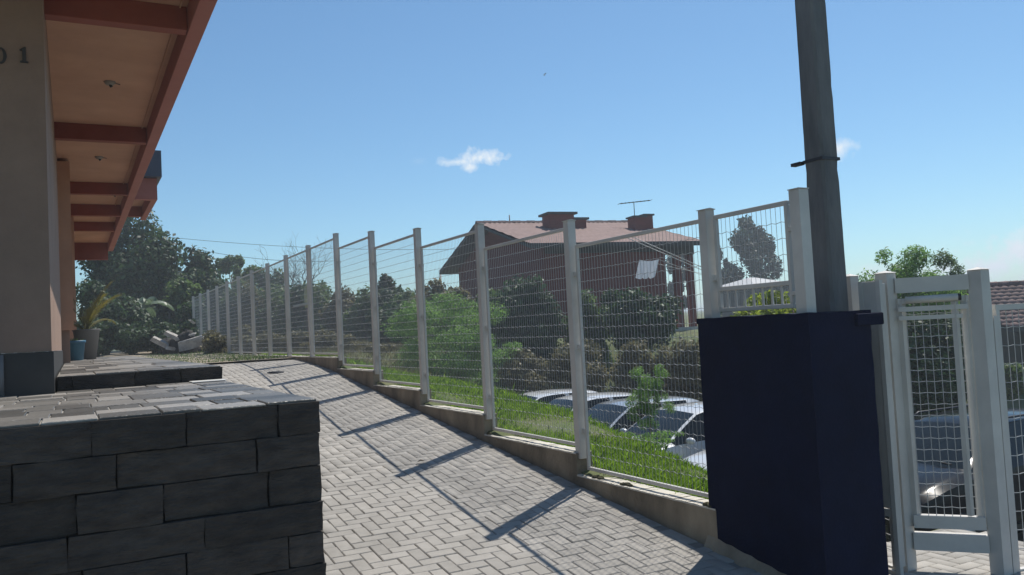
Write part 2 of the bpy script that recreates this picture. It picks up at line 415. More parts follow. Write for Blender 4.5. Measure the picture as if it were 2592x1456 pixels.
# ------------------------------------------------------------------ kerb wall under the fence
kw = thing('kerb_wall', (4.37, 10, zr(10)), 'low stepped concrete kerb wall stained brown under the white fence', 'kerb wall')
rng = random.Random(5)
for y0, y1, zt in SEC:
    b = MB(); n = 9
    # wall body with slightly uneven face
    for i in range(n):
        a0, a1 = y0+(y1-y0)*i/n, y0+(y1-y0)*(i+1)/n
        b.box(4.295, 4.47, a0, a1, min(zr(a0), zr(a1))-.12, zt-.012)
    k = b.build('section', CONC, kw)
    t = MB()
    edge = [(4.29+rng.uniform(-.004, .004), y0+(y1-y0)*i/24) for i in range(25)]
    for i in range(24):
        (e0, a0), (e1, a1) = edge[i], edge[i+1]
        z0, z1 = zt+rng.uniform(-.004, .002), zt+rng.uniform(-.004, .002)
        t.add([(e0, a0, z0), (4.475, a0, z0), (4.475, a1, z1), (e1, a1, z1), (e0, a0, zt-.014), (4.475, a0, zt-.014), (4.475, a1, zt-.014), (e1, a1, zt-.014)],
              [(0, 1, 2, 3), (0, 3, 7, 4), (1, 5, 6, 2)])
    t.build('capping', CONCTOP, kw)
# clumps of moss and dirt sitting on the kerb
for i, (y, sec) in enumerate(((6.62, 0), (6.15, 0), (8.9, 1), (5.08, 0))):
    b = MB(); r = random.Random(i)
    for k in range(4): b.blob((4.335+r.uniform(-.02, .02), y+r.uniform(-.06, .06), SEC[sec][2]+.006), (.025, .04, .018), 7, 4, .3, r)
    tag(b.build('moss_clump', mat('moss', (.05, .045, .02), (.09, .08, .035), 20, .95)), ('brown moss clump on the kerb just past the first post from the pillar', 'brown moss clump in the middle of the kerb beside the navy pillar', 'brown moss tuft at the foot of the second post from the pillar', 'moss clump where the kerb meets the navy pillar')[i], 'moss')

# ------------------------------------------------------------------ white mesh fence
fence = thing('mesh_fence', (4.37, 15, -.4), 'long white metal fence of posts and welded wire panels stepping up the drive', 'fence')
FX = 4.385
rng = random.Random(8)
def wire_panel(y0, y1, z0, z1, frame, step=.0465, hstep=.114, r=.00115, ax='y', fixed=FX):
    """wires of one framed panel: straight verticals and crimped horizontals"""
    V = []; F = []; nv = 0
    def P(a, d, z): return (fixed+d, a, z) if ax == 'y' else (a, fixed+d, z)
    ny = max(2, round((y1-y0)/step)); nzs = max(2, round((z1-z0)/hstep))
    for i in range(1, ny):
        a = y0+(y1-y0)*i/ny; q = r
        for z in (z0, z1): V += [P(a-q, -q, z), P(a+q, -q, z), P(a+q, q, z), P(a-q, q, z)]
        F += [(nv+k, nv+(k+1) % 4, nv+4+(k+1) % 4, nv+4+k) for k in range(4)]; nv += 8
    for j in range(1, nzs):
        z = z0+(z1-z0)*j/nzs; n = ny
        for i in range(n+1):
            a = y0+(y1-y0)*i/n; w = .005*(1 if i % 2 else -1); q = r*1.5
            V += [P(a, w*.6-q, z+w-q), P(a, w*.6+q, z+w-q), P(a, w*.6+q, z+w+q), P(a, w*.6-q, z+w+q)]
            if i:
                o = nv+(i-1)*4
                F += [(o+k, o+(k+1) % 4, o+4+(k+1) % 4, o+4+k) for k in range(4)]
        nv += 4*(n+1)
    w = fast('wire_mesh', np.array(V), np.array(F), WIRE, parent=frame); w['kind'] = 'stuff'
def framed(y0, y1, z0, z1, parent, t=.032, ax='y', fixed=FX, **kw):
    b = MB()
    def bx(a0, a1, c0, c1):
        if ax == 'y': b.cbox(fixed-t*.45, fixed+t*.45, a0, a1, c0, c1, .003)
        else: b.cbox(a0, a1, fixed-t*.45, fixed+t*.45, c0, c1, .003)
    bx(y0, y1, z1-t, z1); bx(y0, y1, z0, z0+t); bx(y0, y0+t*.8, z0+t, z1-t); bx(y1-t*.8, y1, z0+t, z1-t)
    f = b.build('panel', WHITE, parent)
    wire_panel(y0+t*.8, y1-t*.8, z0+t, z1-t, f, ax=ax, fixed=fixed, **kw)
    return f
TOPS = [.77, .965, 1.20, 1.41, 1.625]+[1.84]*10
# posts
for i, y in enumerate(PY):
    zb = SEC[min(i, len(SEC)-1)][2] if i < len(SEC) else -.39
    zb = SEC[i][2]-.06 if i < len(SEC) else -.43
    zt = TOPS[i]+.055 if i < len(TOPS) else 1.895
    if 0 < i <= 5: zt = TOPS[min(i, 14)]+.05
    hw = .043
    b = MB().cbox(FX-hw-.02, FX+hw-.02, y-hw, y+hw, zb, zt, .004)
    p = b.build('post', WHITE, fence)
    MB().prism([(FX-hw-.029, zt), (FX+hw-.011, zt), (FX+hw-.011, zt+.005), (FX-.02, zt+.014), (FX-hw-.029, zt+.005)], 'y', y-hw-.008, y+hw+.008).build('cap', WHITE, p)
    if i < 6:
        for zz in (zb+.35, (zb+zt)/2, zt-.45):
            MB().box(FX-.03, FX+.03, y+hw, y+hw+.03, zz, zz+.04).build('bracket', WHITE, p)
            MB().box(FX-.03, FX+.03, y-hw-.03, y-hw, zz-.1, zz-.06).build('bracket', WHITE, p)
for i in range(15):
    y0, y1, zt = SEC[i]
    framed(PY[i]+.075, PY[i+1]-.075, zt+.045, TOPS[i], fence)
# short end post that closes the row at the pillar, and stub panel over the pillar
b = MB().cbox(FX-.055, FX+.035, 3.965, 4.055, -.02, .83, .004); pp = b.build('post', WHITE, fence)
MB().box(FX-.06, FX+.04, 3.96, 4.06, .83, .836).build('cap', WHITE, pp)
f = framed(4.12, 4.86, .03, .775, fence)
MB().cbox(FX-.016, FX+.016, 4.14, 4.84, .19, .222, .003).build('rail', WHITE, f)
for y in np.arange(4.22, 4.8, .09): MB().cbox(FX-.006, FX+.006, y, y+.012, .06, .19, .001).build('baluster', WHITE, f)
for z in (.56, .12): MB().box(FX-.02, FX+.02, 4.055, 4.12, z, z+.025).build('bracket', WHITE, f)

# ------------------------------------------------------------------ navy pillar and concrete pole
pl = thing('meter_pillar', (4.6, 4.5, -1.95), 'tall navy blue painted masonry pillar closing the end of the fence', 'pillar')
r = random.Random(3)
PX0, PX1, PY0, PY1 = 4.30, 4.90, 3.93, 5.03
b = MB(); ring = [(PX0, PY1-(PY1-PY0)*i/9) for i in range(10)]+[(PX0+(PX1-PX0)*i/6, PY0) for i in range(1, 7)]+[(PX1, PY0+(PY1-PY0)*i/9) for i in range(1, 10)]+[(PX1-(PX1-PX0)*i/6, PY1) for i in range(1, 6)]
Zp = np.linspace(-2.25, -.05, 20); n = len(ring); V = []; F = []
for z in Zp:
    for x, y in ring: V.append((x+r.uniform(-.003, .003), y+r.uniform(-.003, .003), z))
for i in range(len(Zp)-1):
    for k in range(n): F.append((i*n+k, i*n+(k+1) % n, (i+1)*n+(k+1) % n, (i+1)*n+k))
b.add(V, F, True); b.build('shaft', BLUE, pl, sharp=40)
b = MB(); V = [(x*1.0+(.006 if x == PX1 else -.006 if x == PX0 else 0), y+(.006 if y == PY1 else -.006 if y == PY0 else 0), z) for z in (-.052, -.008) for x, y in ring]
V = [(x, y, z+(r.uniform(-.007, .004) if z > -.05 else 0)) for x, y, z in V]
b.add(V, [(k, (k+1) % n, n+(k+1) % n, n+k) for k in range(n)]+[tuple(range(n, 2*n))]); b.build('top_coat', BLUE, pl)
MB().cbox(4.74, 5.0, 3.90, 4.2, -.115, -.03, .006).build('ledge', BLUE, pl)
b = MB(); e = []
for i in range(25):
    y = 3.5+1.56*i/24; e.append((y, 4.235+.012*math.sin(i*1.7), .04+.05*max(0, (i-10)/14)+.005*math.sin(i*2.3)))
for (y0, x0, h0), (y1, x1, h1) in zip(e[:-1], e[1:]):
    b.add([(x0, y0, zr(y0)-.02), (4.297, y0, zr(y0)+h0), (4.297, y1, zr(y1)+h1), (x1, y1, zr(y1)-.02)], [(0, 3, 2, 1)], True)
b.build('footing', CONC, pl)

po = thing('utility_pole', (5.02, 4.36, -1.95), 'tall square grey concrete utility pole rising behind the navy pillar', 'pole')
b = MB(); r = random.Random(21); pv = []; pf = []
zs_ = np.concatenate([np.arange(-2.1, 3.4, .09), np.arange(3.4, 7.2, .5)])
for z in zs_:
    hw = .098-.003*(z+2); ch = .016
    cx_, cy_ = 5.02, 4.36
    for sx, sy in ((-1, -1), (1, -1), (1, 1), (-1, 1)):
        chip = r.uniform(0, .014) if r.random() < .07 else r.uniform(0, .002)
        c1 = ch+chip
        if (sx, sy) == (-1, -1): q = [(-hw, -hw+c1), (-hw+c1, -hw)]
        elif (sx, sy) == (1, -1): q = [(hw-c1, -hw), (hw, -hw+c1)]
        elif (sx, sy) == (1, 1): q = [(hw, hw-c1), (hw-c1, hw)]
        else: q = [(-hw+c1, hw), (-hw, hw-c1)]
        pv += [(cx_+a, cy_+c, z) for a, c in q]
for i in range(len(zs_)-1):
    for k in range(8): pf.append((i*8+k, i*8+(k+1) % 8, (i+1)*8+(k+1) % 8, (i+1)*8+k))
pf.append(tuple((len(zs_)-1)*8+k for k in range(8)))
b.add(pv, pf); b.build('shaft', POLE, po)
for z in (1.12, 2.72):
    hw = .098-.003*(z+2)+.006
    b = MB(); b.box(5.02-hw, 5.02+hw, 4.36-hw, 4.36+hw, z, z+.022)
    if z < 2: b.box(5.02-hw-.05, 5.02-hw, 4.36+hw-.02, 4.36+hw+.07, z-.012, z+.012)
    b.build('band', STEEL, po)

# ------------------------------------------------------------------ entrance gate beside the pillar
GY = 4.0
gate = thing('entrance_gate', (5.5, 3.9, -1.9), 'white metal pedestrian gate with wire mesh between two square posts', 'gate')
g1 = at(2240, 692, 6.15); g2 = at(2475, 683, 5.92); g0 = at(2150, 700, 6.35)
GZ = -1.95
for nm, g, hw in (('g0', g0, .045), ('g1', g1, .05), ('g2', g2, .05)):
    b = MB().cbox(g[0]-hw, g[0]+hw, g[1]-hw, g[1]+hw, GZ, g[2], .004); p = b.build('post', WHITE, gate)
    MB().add([(g[0]-hw-.008, g[1]-hw-.008, g[2]), (g[0]+hw+.008, g[1]-hw-.008, g[2]), (g[0]+hw+.008, g[1]+hw+.008, g[2]), (g[0]-hw-.008, g[1]+hw+.008, g[2]), (g[0], g[1], g[2]+.02)],
             [(3, 2, 1, 0), (0, 1, 4), (1, 2, 4), (2, 3, 4), (3, 0, 4)]).build('cap', WHITE, p)
def leaf(p, q, z0, z1, parent, t=.04, name='leaf', inner=None, hst=.085, vst=.05):
    """framed mesh leaf between two plan points"""
    p, q = np.array(p[:2], float), np.array(q[:2], float); L = np.linalg.norm(q-p); d = (q-p)/L; nn = np.array((-d[1], d[0]))
    b = MB()
    P = lambda s, z, o=0: (p[0]+d[0]*s+nn[0]*o, p[1]+d[1]*s+nn[1]*o, z)
    b.bar(P(0, z1-t/2), P(L, z1-t/2), t).bar(P(0, z0+t/2), P(L, z0+t/2), t).bar(P(t/2, z0), P(t/2, z1), t).bar(P(L-t/2, z0), P(L-t/2, z1), t)
    f = b.build(name, WHITE, parent)
    b = MB(); nvv = int(L/vst)
    for i in range(1, nvv): b.bar(P(L*i/nvv, z0+t), P(L*i/nvv, z1-t), .0036)
    nh = int((z1-z0)/hst)
    for j in range(1, nh):
        z = z0+t+(z1-z0-2*t)*j/nh
        for i in range(nvv): b.bar(P(L*i/nvv, z+.006*(i % 2), .005), P(L*(i+1)/nvv, z+.006*((i+1) % 2), .005), .0042)
    w = b.build('wire_mesh', WIRE, f); w['kind'] = 'stuff'
    return f, P, L
d12 = (g2-g1)[:2]/np.linalg.norm((g2-g1)[:2])
lf, P, L = leaf(g1[:2]+d12*.07, g2[:2]-d12*.075, -1.58, .06, gate)
# header, inner stile, door closer and the heavy bottom rails
b = MB().bar(P(-.01, .155), P(L+.01, .155), .05, .11); b.build('header', WHITE, gate)
b = MB().bar(P(-.01, -1.70), P(L+.01, -1.70), .07, .12); b.build('sill_rail', WHITE, gate)
b = MB().bar(P(0, -1.555, -.01), P(L, -1.555, -.01), .06, .09); b.build('bottom_rail', WHITE, gate)
b = MB().bar(P(L*.80, -1.5, -.03), P(L*.80, .02, -.03), .035); b.build('stile', WHITE, gate)
MB().bar(P(.0, -.02, -.035), P(L*.98, -.02, -.035), .03, .035).build('rail', WHITE, gate); MB().bar(P(0, -.085, -.035), P(L*.9, -.085, -.035), .025, .03).build('rail', WHITE, gate)
b = MB().tube([P(.05, .045, -.05), P(L*.85, .05, -.05)], .026, 10); b.build('closer', WHITE, gate)
b = MB().tube([P(L*.85, .05, -.05), P(L*.85+.02, .05, -.05)], .025, 10); b.build('closer_end', PLAST, gate)
# narrow fixed panels between the pillar and the gate: seen edge-on
fp = thing('side_panel', (g0[0]+.1, g0[1], GZ), 'narrow white framed mesh panel between navy pillar and entrance gate', 'fence panel')
a = at(2182, 715, 6.2); c = at(2222, 712, 6.05)
leaf(a, c, -1.9, .2, fp, .035, 'frame', hst=.11, vst=.045)
pa, pb = at(2180, 713, 6.13), at(2224, 711, 5.98)
MB().bar((pa[0], pa[1], -.62), (pb[0], pb[1], -.62), .02, 1.62).build('sheet', WHITE, fp)
for z0, z1 in ((-1.9, -1.86), (-1.47, -1.44)): MB().bar((pa[0], pa[1], z0), (pb[0], pb[1], z0), .03, .05).build('rail', WHITE, fp)
for q in (pa, pb): MB().bar((q[0], q[1], -1.92), (q[0], q[1], .2), .035).build('stile', WHITE, fp)
a2 = np.array(a[:2])+(-.04, -.16)
b = MB().cbox(a2[0]-.012, a2[0]+.06, a2[1]-.02, a2[1]+.02, -1.86, .18, .003).build('stile', WHITE, fp)
# low wire panel on the far side of the gate
lp = thing('wire_gate', (g2[0]+1.2, 3.6, GZ), 'low white framed wire panel running on from the gate post', 'gate')
q = at(2512, 771, 5.95)
leaf(q, (q[0]+2.2, q[1]-.35), -1.93, -.02, lp, .04, 'frame', hst=.13, vst=.06)
b = MB().cbox(q[0]-.045, q[0]-.012, q[1]-.03, q[1]+.03, -1.93, -.1, .003).build('hinge_stile', WHITE, lp)
# paved landing inside the gate
b = MB(); b.box(4.74, 6.7, 1.5, 4.72, -2.1, -1.93)
landing = b.build('landing', SAND); tag(landing, 'small paved landing at the pedestrian gate', kind='structure')
V = []; F = []; n0 = 0
for i in range(int(4.75/A)+1, int(6.65/A)):
    for j in range(int(1.6/A), int(4.65/A)):
        s = (i-j) % 4
        if s in (0, 3):
            x, y, aa = ((i+1)*A, (j+.5)*A, 0) if s == 0 else ((i+.5)*A, (j+1)*A, math.pi/2)
            m3 = np.array(Matrix.Translation((x, y, -1.905+rng.uniform(-.002, .002))) @ Matrix.Rotation(aa, 4, 'Z'))
            V.append(PT @ m3[:3, :3].T+m3[:3, 3]); F.append(PF+n0); n0 += len(PT)
tag(fast('paver_field', np.concatenate(V), np.concatenate(F), PAVER, parent=landing), kind='stuff')

# ------------------------------------------------------------------ stone terraces
def stone_mesh(l, d, h, r):
    """rough split block, origin at its lower near corner: x length, y depth, z height"""
    nxs, nzs = 5, 3; v = []; f = []
    for k in range(nzs+1):
        for i in range(nxs+1):
            edge = i in (0, nxs) or k in (0, nzs)
            v.append((l*i/nxs+r.uniform(-.004, .004), (.004 if edge else 0)+r.uniform(-.005, .005), h*k/nzs+(r.uniform(-.004, .004) if k < nzs else 0)))
    w = nxs+1
    for k in range(nzs):
        for i in range(nxs): f.append((k*w+i, k*w+i+1, (k+1)*w+i+1, (k+1)*w+i))
    o = len(v); v += [(0, d, 0), (l, d, 0), (l, d, h), (0, d, h)]
    c00, c10, c11, c01 = 0, nxs, nzs*w+nxs, nzs*w
    f += [(o+1, o, o+3, o+2)]
    f += [tuple(range(c00, c10+1))[::-1]+(o, o+1)]
    f += [tuple(range(c01, c11+1))+(o+2, o+3)]
    f += [tuple(c10+k*w for k in range(nzs+1))+(o+2, o+1), tuple(c00+k*w for k in range(nzs+1))[::-1]+(o, o+3)]
    me = bpy.data.meshes.new('stone'); me.from_pydata(v, [], f); me.materials.append(STONE); me.update(); return me
def terrace(name, label, x0, x1, y0, y1, ztop, zbot, courses, tiles, seed, step=None):
    r = random.Random(seed)
    t = thing(name, ((x0+x1)/2, y0, zbot), label, 'terrace')
    L0 = WL[t.name]
    MB().box(x0, x1-.07, y0+.07, y1, zbot-.2, ztop-.0345).build('core', DARKM, t)
    MB().box(x0, x1-.05, y0+.05, y1, ztop-.034, ztop-.0075).build('mortar_bed', MORTAR, t)
    top = ztop-.012; hs_ = [r.uniform(.92, 1.1) for _ in range(courses)]; hs_ = [q*(top-zbot)/sum(hs_) for q in hs_]; z = zbot; h = 0
    for k in range(courses):
        z += h; h = hs_[k]; x = x1
        first = True
        while x > x0+.05:
            l = min(r.uniform(.30, .62) if not (first and k % 2) else r.uniform(.16, .3), x-x0); first = False
            o = bpy.data.objects.new('stone', stone_mesh(l-r.uniform(.002, .010), .085, h-r.uniform(.001, .007), r)); col.objects.link(o); o.parent = t
            o.location = (x-l+.006-L0[0], y0+r.uniform(-.012, .012)-L0[1], z+.005+ZC-L0[2]); x -= l
        y = y0+.09
        while y < y1-.05:                                   # the side that faces the drive
            l = min(r.uniform(.3, .6), y1-y)
            o = bpy.data.objects.new('stone', stone_mesh(l-r.uniform(.002, .010), .085, h-r.uniform(.001, .007), r)); col.objects.link(o); o.parent = t
            o.rotation_euler = (0, 0, math.pi/2); o.location = (x1+r.uniform(-.01, .012)-L0[0], y+.006-L0[1], z+.005+ZC-L0[2]); y += l
    # slabs on top
    y = y0+.012
    while y < y1-.05:
        dpt = min(r.uniform(*tiles[1]), y1-y)
        x = x1-.004
        while x > x0+.05:
            w = min(r.uniform(*tiles[0]), x-x0); zt = ztop+r.uniform(-.003, .004); j = r.uniform(.002, .006)
            b = MB().cbox(x-w+j, x-j, y+j, y+dpt-j, ztop-.0115, zt, .003)
            b.build('slab', TILE, t); x -= w
        y += dpt
    return t
terrace('stone_terrace', 'near block of dark split stone with patchwork slate top beside the drive', -1.7, 1.05, 4.02, 6.98, -.30, -1.88, 10, ((.13, .30), (.14, .34)), 3)
terrace('upper_terrace', 'low upper stone terrace under the eaves with slab paving', -.1, 1.06, 7.0, 19.5, -.187, -.72, 3, ((.28, .5), (.4, .9)), 9)
b = MB().cbox(.80, 1.05, 6.72, 6.93, -.296, -.290, .002)
tag(b.build('white_tile', mat('white_tile', (.72, .71, .68), rough=.35)), 'loose white tile at the back corner of the stone terrace', 'tile')
# ------------------------------------------------------------------ left building
bd = thing('peach_building', (-2, 6.8, -.5), 'peach painted building with deep red-beamed eaves over the terrace', 'building')
WX = -.126
EZ, EX = 2.6, 1.04                           # eave edge
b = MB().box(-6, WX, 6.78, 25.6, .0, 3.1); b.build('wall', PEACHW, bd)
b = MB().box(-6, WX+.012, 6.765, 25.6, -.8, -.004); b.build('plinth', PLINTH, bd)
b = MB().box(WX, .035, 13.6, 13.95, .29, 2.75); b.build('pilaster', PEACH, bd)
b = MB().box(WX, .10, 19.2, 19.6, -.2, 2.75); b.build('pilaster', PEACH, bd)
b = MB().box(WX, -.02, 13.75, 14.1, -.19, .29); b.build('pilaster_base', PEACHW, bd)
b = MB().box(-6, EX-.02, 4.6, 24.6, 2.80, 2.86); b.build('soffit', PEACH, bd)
for y in (7.2, 11.45, 15.5, 20.4):
    MB().cbox(WX-.0 if y > 6.9 else -6, EX-.13, y, y+.13, EZ, 2.80, .004).build('beam', REDP, bd)
MB().cbox(-6, WX-.01, 6.62, 6.776, EZ, 2.80, .004).build('beam', REDP, bd)
MB().cbox(EX-.125, EX, 4.6, 24.6, EZ-.012, 2.98, .004).build('fascia', FASC, bd)
MB().cbox(WX, EX-.127, 24.45, 24.6, EZ-.25, 2.80, .004).build('end_beam', REDP, bd)
b = MB(); b.prism([(-6, 4.6), (EX+.12, 2.99), (EX+.12, 3.05), (-6, 4.67)], 'y', 4.5, 24.8); b.build('roof', ROOF, bd)
# wider porch roof half way along
MB().box(EX+.002, 1.38, 15.9, 18.4, 2.78, 2.84).build('porch_soffit', PEACH, bd)
MB().cbox(EX+.002, 1.40, 15.75, 15.88, EZ-.03, 2.95, .004).build('porch_fascia', FASC, bd)
MB().cbox(1.30, 1.40, 15.882, 18.4, EZ-.03, 2.95, .004).build('porch_fascia', FASC, bd)
MB().cbox(WX, EX-.127, 17.9, 18.05, EZ-.02, 2.80, .004).build('beam', REDP, bd)
MB().cbox(EX+.002, 1.295, 17.9, 18.05, EZ-.02, 2.778, .004).build('porch_beam', REDP, bd)
MB().box(EX+.16, 1.47, 15.6, 18.6, 2.955, 3.42).build('porch_roof', mat('slate_blue_roof', (.03, .045, .075), (.05, .065, .10), 3, .5), bd)
# conduit and lamp sockets on the soffit
MB().tube([(.86, 4.7, 2.787), (.86, 14, 2.787), (.80, 20, 2.787)], .007, 6).build('conduit', PEACH, bd)
for i, (x, y) in enumerate(((.42, 9.55), (.42, 13.4), (.75, 16.6))):
    b = MB().lathe((x, y, 2.795), [(.0, -.03), (.035, -.03), (.055, -.01), (.06, .003)], 14); k = b.build('lamp_socket', mat('old_fitting', (.25, .22, .19), rough=.6), bd)
    MB().tube([(x, y, 2.775), (x+.015, y, 2.745)], .016, 8).tube([(x+.02, y, 2.79), (x+.10, y+.02, 2.785)], .005, 5).build('bulb_holder', PLAST, k)
# house number
DIG = mat('number_plate_dark', (.045, .035, .03), rough=.6)
def zero(cx, cz, w, h, y):
    b = MB(); n = 28; v = []
    for yy in (y, y-.012):
        for k in range(n):
            t = 2*math.pi*k/n; v.append((cx+w/2*math.sin(t), yy, cz+h/2*math.cos(t)))
        for k in range(n):
            t = 2*math.pi*k/n; v.append((cx+(w/2-.020)*math.sin(t), yy, cz+(h/2-.010)*math.cos(t)))
    f = []
    for k in range(n):
        j = (k+1) % n
        f += [(2*n+k, 2*n+j, 3*n+j, 3*n+k), (k, j, 2*n+j, 2*n+k), (n+j, n+k, 3*n+k, 3*n+j)]
    b.add(v, f); return b
nz0 = at(8, 135, 5.75); nz1 = at(66, 125, 5.75)
zero(nz0[0]-.02, nz0[2], .075, .115, 6.779).build('digit', DIG, bd)
x1, z1 = nz1[0]-.02, nz1[2]
MB().prism([(x1-.024, z1-.057), (x1+.028, z1-.057), (x1+.028, z1-.048), (x1+.014, z1-.043), (x1+.014, z1+.057), (x1+.004, z1+.057), (x1-.024, z1+.036), (x1-.024, z1+.028), (x1-.009, z1+.032), (x1-.009, z1-.043), (x1-.024, z1-.048)], 'y', 6.779, 6.767).build('digit', DIG, bd)
# grey down-pipe against the plinth
MB().tube([(WX-.32, 6.74, -.3), (WX-.32, 6.74, -.01)], .03, 8).build('pipe', mat('grey_pipe', (.16, .16, .16), rough=.6), bd)

# ------------------------------------------------------------------ pots by the wall
pz = -.187
pA = at(205, 912, 15.2); pB = at(190, 917, 14.4)
pt = thing('grey_planter', (pA[0]+.1, pA[1], pz), 'tall grey planter with an arching palm by the peach wall', 'planter')
c = (pA[0]+.1, pA[1], pz)
MB().lathe(c, [(.0, .005), (.15, 0), (.22, .52), (.235, .53), (.235, .55), (.205, .55), (.2, .49), (0, .49)], 20).build('pot', mat('grey_plastic', (.17, .16, .15), rough=.6), pt)
MB().lathe(c, [(.0, .50), (.2, .495)], 12).build('soil', DARKM, pt)
r = random.Random(2); V = []; F = []
for k in range(15):
    a = 2*math.pi*k/15+r.uniform(-.2, .2); el0 = r.uniform(.5, 1.35); Ln = r.uniform(.7, 1.05)
    p = np.array((c[0], c[1], pz+.5)); d = np.array((math.cos(a)*math.cos(el0), math.sin(a)*math.cos(el0), math.sin(el0)))
    b = MB(); pts = []
    for s in range(9):
        pts.append(p.copy()); p = p+d*Ln/8; d = d+np.array((0, 0, -.17)); d /= np.linalg.norm(d)
    side = np.cross(d, (0, 0, 1)); side /= np.linalg.norm(side)+1e-6
    vs = []; fs = []
    for s in range(8):
        w = .13*math.sin(math.pi*(s+.6)/8.6)
        for sg in (-1, 1):
            for q in range(3):
                base = pts[s]+(pts[s+1]-pts[s])*q/3; tip = base+side*sg*w+(pts[s+1]-pts[s])*1.2+np.array((0, 0, -.03))
                o = len(vs); vs += [base, base+(pts[s+1]-pts[s])*.22, tip]; fs.append((o, o+1, o+2))
    b.add(vs, fs); b.tube(pts, [.008-.0007*i for i in range(9)], 4)
    b.build('frond', mat('palm_frond', (.10, .105, .03), (.26, .22, .05), 3, .5, transl=.35), pt)
bp = thing('blue_pot', (pB[0], pB[1], pz), 'small blue plastic pot standing in front of the grey planter', 'pot')
c = (pB[0], pB[1], pz)
MB().lathe(c, [(.0, .003), (.13, 0), (.165, .30), (.178, .30), (.178, .345), (.15, .345), (.145, .28), (0, .28)], 20).build('pot', mat('blue_plastic', (.02, .11, .19), (.035, .15, .24), 5, .5), bp)
r = random.Random(6); b = MB()
for k in range(60):
    a = r.uniform(0, 6.28); q = r.uniform(0, .12); x, y = c[0]+q*math.cos(a), c[1]+q*math.sin(a); h = r.uniform(.06, .13)
    b.add([(x-.012, y, pz+.28), (x+.012, y, pz+.28), (x+r.uniform(-.05, .05), y+r.uniform(-.05, .05), pz+.28+h)], [(0, 1, 2)])
b.build('plant', LG['mid'], bp)

# ------------------------------------------------------------------ foliage helpers
def leaves(cl, n, size, rng, flat=.35, aspect=.55, droop=0):
    """diamond leaves scattered through ellipsoid clumps; cl: list of (centre, radii)"""
    cl = [(np.array(c, float), np.array(r if hasattr(r, '__len__') else (r, r, r), float)) for c, r in cl]
    vol = np.array([np.prod(r)**(2/3) for _, r in cl]); k = rng.choice(len(cl), n, p=vol/vol.sum())
    C = np.stack([c for c, _ in cl])[k]; R = np.stack([r for _, r in cl])[k]
    d = rng.normal(size=(n, 3)); d /= np.linalg.norm(d, axis=1)[:, None]
    P = C+d*R*(rng.random((n, 1))**.38)*(1+rng.normal(0, .10, (n, 1)))
    nn = d*.7+rng.normal(size=(n, 3))*.75+np.array((0, 0, flat)); nn /= np.linalg.norm(nn, axis=1)[:, None]
    t = rng.normal(size=(n, 3)); t[:, 2] -= droop; t -= nn*(t*nn).sum(1)[:, None]; t /= np.linalg.norm(t, axis=1)[:, None]
    s = np.cross(nn, t); L = size*rng.uniform(.6, 1.35, (n, 1)); Wd = L*aspect
    V = np.stack([P-t*L*.5, P+s*Wd*.5+nn*L*.06, P+t*L*.5, P-s*Wd*.5+nn*L*.06], 1).reshape(-1, 3)
    return V, np.arange(n*4).reshape(-1, 4)
def clumps(c, r, k, rng, frac=.42, low=-.9):
    out = []
    for i in range(k):
        d = rng.normal(size=3); d /= np.linalg.norm(d); d[2] = max(d[2], low)
        q = np.array(c)+d*np.array(r)*rng.uniform(.3, .8 if frac > .31 else .95)
        f = frac*rng.uniform(.6, 1.15); out.append((q, np.array(r)*f*np.array((1, 1, .85))))
    return out
def plant(name, label, cat, c, r, gz, kind, n, size, k=14, seed=0, frac=.42, group=None, trunk=.09, limbs=6, aspect=.55, droop=0, extra=(), flat=.35, lean=0):
    """tree or bush: tapered trunk, limbs into the clumps, crown of small leaves"""
    g = np.random.default_rng(seed); c = np.array(c, float); r = np.array(r, float)
    base = (c[0]-lean, c[1], gz)
    t = thing(name, base, label, cat, group)
    cl = clumps(c, r, k, g, frac)+list(extra)
    b = MB(); top = c+np.array((0, 0, r[2]*.35))
    mid = (np.array(base)+top)/2+np.array((g.normal()*.1, g.normal()*.1, 0))*trunk*8
    b.tube([np.array(base)-(0, 0, .15), mid, top], [trunk*1.25, trunk*.8, trunk*.25], 7)
    for i in range(min(limbs, len(cl))):
        q = cl[i][0]; f = g.uniform(.3, .75); st = mid*(1-f)+top*f if f > .5 else np.array(base)*(.6-f)+mid*(.4+f)
        m_ = (st+q)/2+np.array((0, 0, -.08*np.linalg.norm(q-st)))
        b.tube([st, m_, q], [trunk*.45, trunk*.3, trunk*.1], 5)
    b.build('trunk', BARK, t)
    V, F = leaves(cl, n, size, g, aspect=aspect, droop=droop, flat=flat)
    fast('crown', V, F, LG[kind], parent=t)
    return t
def span(x0, x1, y0, y1, d):
    """centre and radii of a crown seen in a window of the photograph at distance d"""
    p = at((x0+x1)/2, (y0+y1)/2, d); return p, 1.06*np.array(((x1-x0)/2*d/FPX, (x1-x0)/2*d/FPX, (y1-y0)/2*d/FPX))
BIGT = 'trees at the top of the yard'; BANKB = 'bushes behind the fence'
def px_plant(name, label, cat, win, d, gz, kind, n, size, **kw):
    c, r = span(*win, d); r[1] = min(r[1], kw.pop('ry', r[1])); return plant(name, label, cat, c, r, gz, kind, n, size, **kw)

